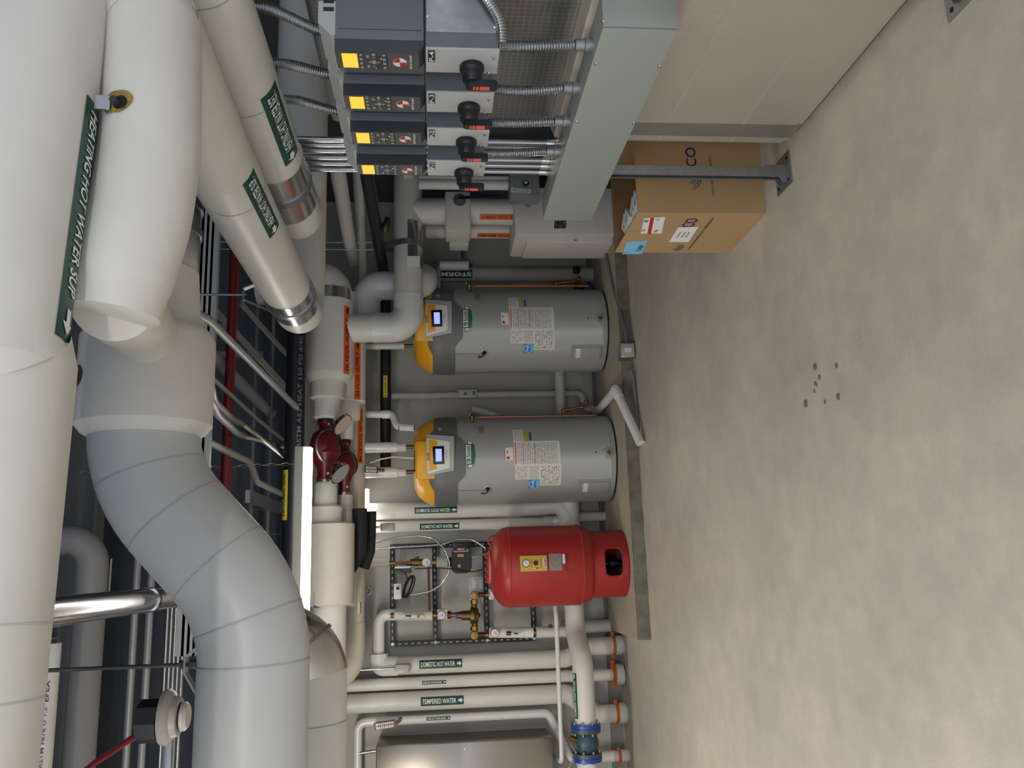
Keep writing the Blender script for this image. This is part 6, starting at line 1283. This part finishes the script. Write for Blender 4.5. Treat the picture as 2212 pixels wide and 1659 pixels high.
# white insulated tank
YT0 = 6.12; A, B = at(1112, 505, Y=YT0), at(1325, 420, Y=YT0); zb_ = ZP
t = thing('insulated_tank', 'white canvas covered tank standing under the glycol drops', 'tank', V((A.x+B.x)/2, YT0+.25, zb_))
mk('cover', G().box(V(A.x-.01, YT0, zb_), V(B.x+.06, YT0+.5, A.z), .025), 'canvas_jacket', t)
mk('collar', G().box(V(at(1200, 515, Y=YT0).x, YT0+.1, zb_), V(A.x+.05, YT0+.45, at(1140, 510, Y=YT0).z), .01), 'canvas_jacket', t)
P = [at(x, y, Y=YT0-.003) for x, y in ((1223, 493), (1223, 476), (1198, 477), (1197, 494))]; mk('data_label', G().add(P, [(0, 1, 2, 3)], [(0, 0), (0, 1), (1, 1), (1, 0)]), 'print_dark', t, smooth=False)
c = at(1240, 508, Y=YT0+.1); mk('red_ring', G().tube([c+V(math.cos(a)*.045-.0, -.006, math.sin(a)*.045) for a in [PI+k*PI/8 for k in range(9)]], .006, 6), 'ink_red', t)
# ================================================================== storm pipe and small parts beside it
p = at(1100, 593, Y=7.12); k = ppm(p); r = 16/k; t = thing('storm_pipe', 'grey vertical storm drain pipe labelled STORM', 'pipe', V(p.x, 7.12, ZP))
mk('pipe_run', G().cyl(V(p.x, 7.12, ZP), V(p.x, 7.12, at(880, 593, Y=7.12).z), r, 28), 'wall_paint', t); za, zb_ = at(950, 590, Y=7.12).z, at(1020, 590, Y=7.12).z
pipe_tag(t, V(p.x, 7.12, (za+zb_)/2), V(0, 0, 1), V(-.30, -1, 0), r, abs(za-zb_), .075, 'STORM', 'tag_green', 'ink_white', 0)
A = at(950, 574, Y=6.98); B = at(1012, 574, Y=6.98); t = thing('paper_roll', 'white wrapped valve tail in front of the STORM label', 'pipe', V(A.x, 6.98, B.z)); mk('wrap', G().cyl(V(A.x, 6.98, A.z), V(A.x, 6.98, B.z), 10.5/ppm(A), 20), 'paper', t); mk('end_nipple', G().cyl(V(A.x, 6.98, B.z), V(A.x, 6.98, B.z-.025), .012, 10), 'black_paint', t)
c = at(999, 560, Y=6.96); mk('handle', G().bar(c, at(999, 543, Y=6.96), .028, .014, V(0, -1, 0)), 'navy', t); mk('handle_neck', G().bar(at(999, 566, Y=6.96), at(999, 550, Y=6.96), .034, .012, V(0, -1, 0)), 'galv', t)
tag(mk('pipe_bracket', G().bar(at(948, 575, Y=7.0), at(948, 625, Y=7.0), .06, .03, V(0, 0, 1)), 'galv'), 'grey steel bracket behind the white wrapped valve tail', 'bracket')
tag(mk('floor_valve', G().box(at(1238, 590, Y=7.02)-V(0, .03, 0), at(1252, 577, Y=7.02)+V(0, .03, 0), .008), 'black_paint'), 'small black valve low on the storm pipe', 'valve')
# ================================================================== natural gas branch
zN = at(833, 900, Y=7.05).z; rN = 11.4/ppm(at(833, 800, Y=7.05)); xN = (zN-CH)/math.tan(math.radians(9.3))
t = thing('gas_branch', 'black natural gas pipe behind the heater connections with yellow labels', 'pipe', V(1.5, 7.05, zN-rN))
mk('pipe_run', G().tube(fillet([V(xN, 3.6, zN), V(xN, 7.05, zN), V(at(833, 1010, Y=7.05).x, 7.05, zN)], .08), rN, 24), 'black_pipe', t)
pipe_tag(t, V(at(833, 837, Y=7.05).x, 7.05, zN), V(1, 0, 0), V(0, -1, .0), rN, .19, .034, 'NATURAL GAS', 'tag_yellow', 'ink_black', -1)
q = at(787, 390, Z=zN); ytag2 = pipe_tag(t, V(xN, 4.6, zN), V(0, -1, 0), V(-1, 0, -.25), rN, .25, .035, 'NATURAL GAS', 'tag_yellow', 'ink_black', -1)
q = at(831, 495, X=xN-.03); tag(mk('gas_cock', G().tube([q-V(.03, 0, 0), q, q+V(.05, 0, -.02), q+V(.09, 0, -.02)], [.02, .035, .03, .018], 12), 'bronze'), 'brass gas cock below the black gas branch', 'valve')
# pale pipes running back beside the gas branch
for (a, b, w, lab) in (((735, 400, 5.2), (757, 535, 6.4), 30, 'pale pipe slanting back between the heating pipes and the gas branch'), ((772, 350, 6.0), (784, 600, 6.9), 22, 'thin pale pipe crossing above the gas branch')):
    A, B = at(*a[:2], Y=a[2]), at(*b[:2], Y=b[2]); d = (B-A)*.35; tag(mk('pale_pipe', G().tube([A-d, B+d*.75], w/2/ppm((A+B)/2), 22), 'white_jacket'), lab, 'pipe')
# ================================================================== black foam boots hanging at the return pipe
for pts_, lab in (([(777, 1099), (778, 1140), (776, 1190), (754, 1228)], 'black foam pipe insulation elbow hanging nearest the strip light'), ([(802, 1105), (801, 1150), (799, 1192), (786, 1228)], 'thinner black foam pipe insulation elbow behind the wider one')):
    P = [at(x, y, Y=6.45 if x < 790 and y < 1110 else 6.5) for x, y in pts_]; Y_ = 6.45 if pts_[0][0] < 790 else 6.58; P = [at(x, y, Y=Y_) for x, y in pts_]; r = (16 if Y_ < 6.5 else 11)/ppm(P[0])
    o = mk('foam_elbow', G().tube(fillet(P, .03), r, 16), 'black_foam'); tag(o, lab, 'insulation')
# ================================================================== things on the floor
P = [at(1287, 893, Z=.14), at(1330, 842, Z=.15), at(1384, 958, Z=.036)]; t = thing('drain_tube', 'white plastic drain tube stepping off the concrete pad between the heaters', 'pipe', P[1]-V(0, 0, .15))
mk('tube', G().tube(fillet(P, .03, 5), .033, 22), 'pvc_white', t); d1, d2 = (P[0]-P[1]).normalized(), (P[2]-P[1]).normalized()
for d in (d1, d2): mk('socket', G().tube([P[1]+d*.0, P[1]+d*.075], .0385, 22), 'pvc_white', t)
jx0, jx1 = at(1355, 775, Y=6.1).x, at(1355, 744, Y=6.1).x; jz0, jz1 = at(1371, 760, Y=6.07).z, at(1340, 760, Y=6.07).z
t = thing('junction_box', 'silver metal junction box fixed to the edge of the concrete pad', 'junction box', V((jx0+jx1)/2, 6.1, jz0)); mk('box', G().box((jx0, 6.06, jz0), (jx1, 6.17, jz1), .004), 'galv', t); mk('cover', G().box((jx0+.004, 6.052, jz0+.006), (jx1-.004, 6.062, jz1-.004), .003), 'panel_grey', t)
mk('receptacle', G().prism(rrect(.036, .06, .016), V((jx0+jx1)/2, 6.052, (jz0+jz1)/2), V(1, 0, 0), V(0, 0, 1), .004), 'panel_white', t); mk('bracket', G().bar(V((jx0+jx1)/2, 6.1, 0), V((jx0+jx1)/2, 6.1, jz0), .03, .006), 'galv', t)
P = [at(1300, 470, Y=6.75), at(1305, 520, Y=6.55), at(1312, 565, Y=6.4), at(1325, 622, Y=6.27), at(1342, 680, Y=6.16), at(1352, 720, Y=6.1), V(jx1, 6.1, (jz0+jz1)/2)]
tag(mk('floor_conduit', G().tube(fillet(P, .2), .013, 12), M('cable_grey', (112, 112, 108), .5)), 'grey flexible cable running along the pad edge to the junction box', 'cable')
P = [at(1362, 800, Y=6.1), at(1368, 815, Y=6.1), at(1378, 870, Y=6.09), at(1390, 945, Y=6.09)]; P = [V(p.x, p.y, max(p.z, .016)) for p in P]
tag(mk('floor_tube', G().tube(fillet(P, .1), .014, 12), 'cable_grey'), 'grey tube lying against the pad face under the white drain tube', 'hose')  # grey tube low along the front face of the pad
q = at(1316, 1356, Z=.12); tag(mk('foam_scrap', G().prism([(0, 0), (.09, 0), (.045, .08), (.0, .07)], V(q.x-.06, 7.19, 0), V(1, 0, 0), V(0, 0, 1), .03), M('scrap_blue', (110, 116, 150), .7)), 'bluish grey scrap leaning at the end of the concrete pad', 'scrap')
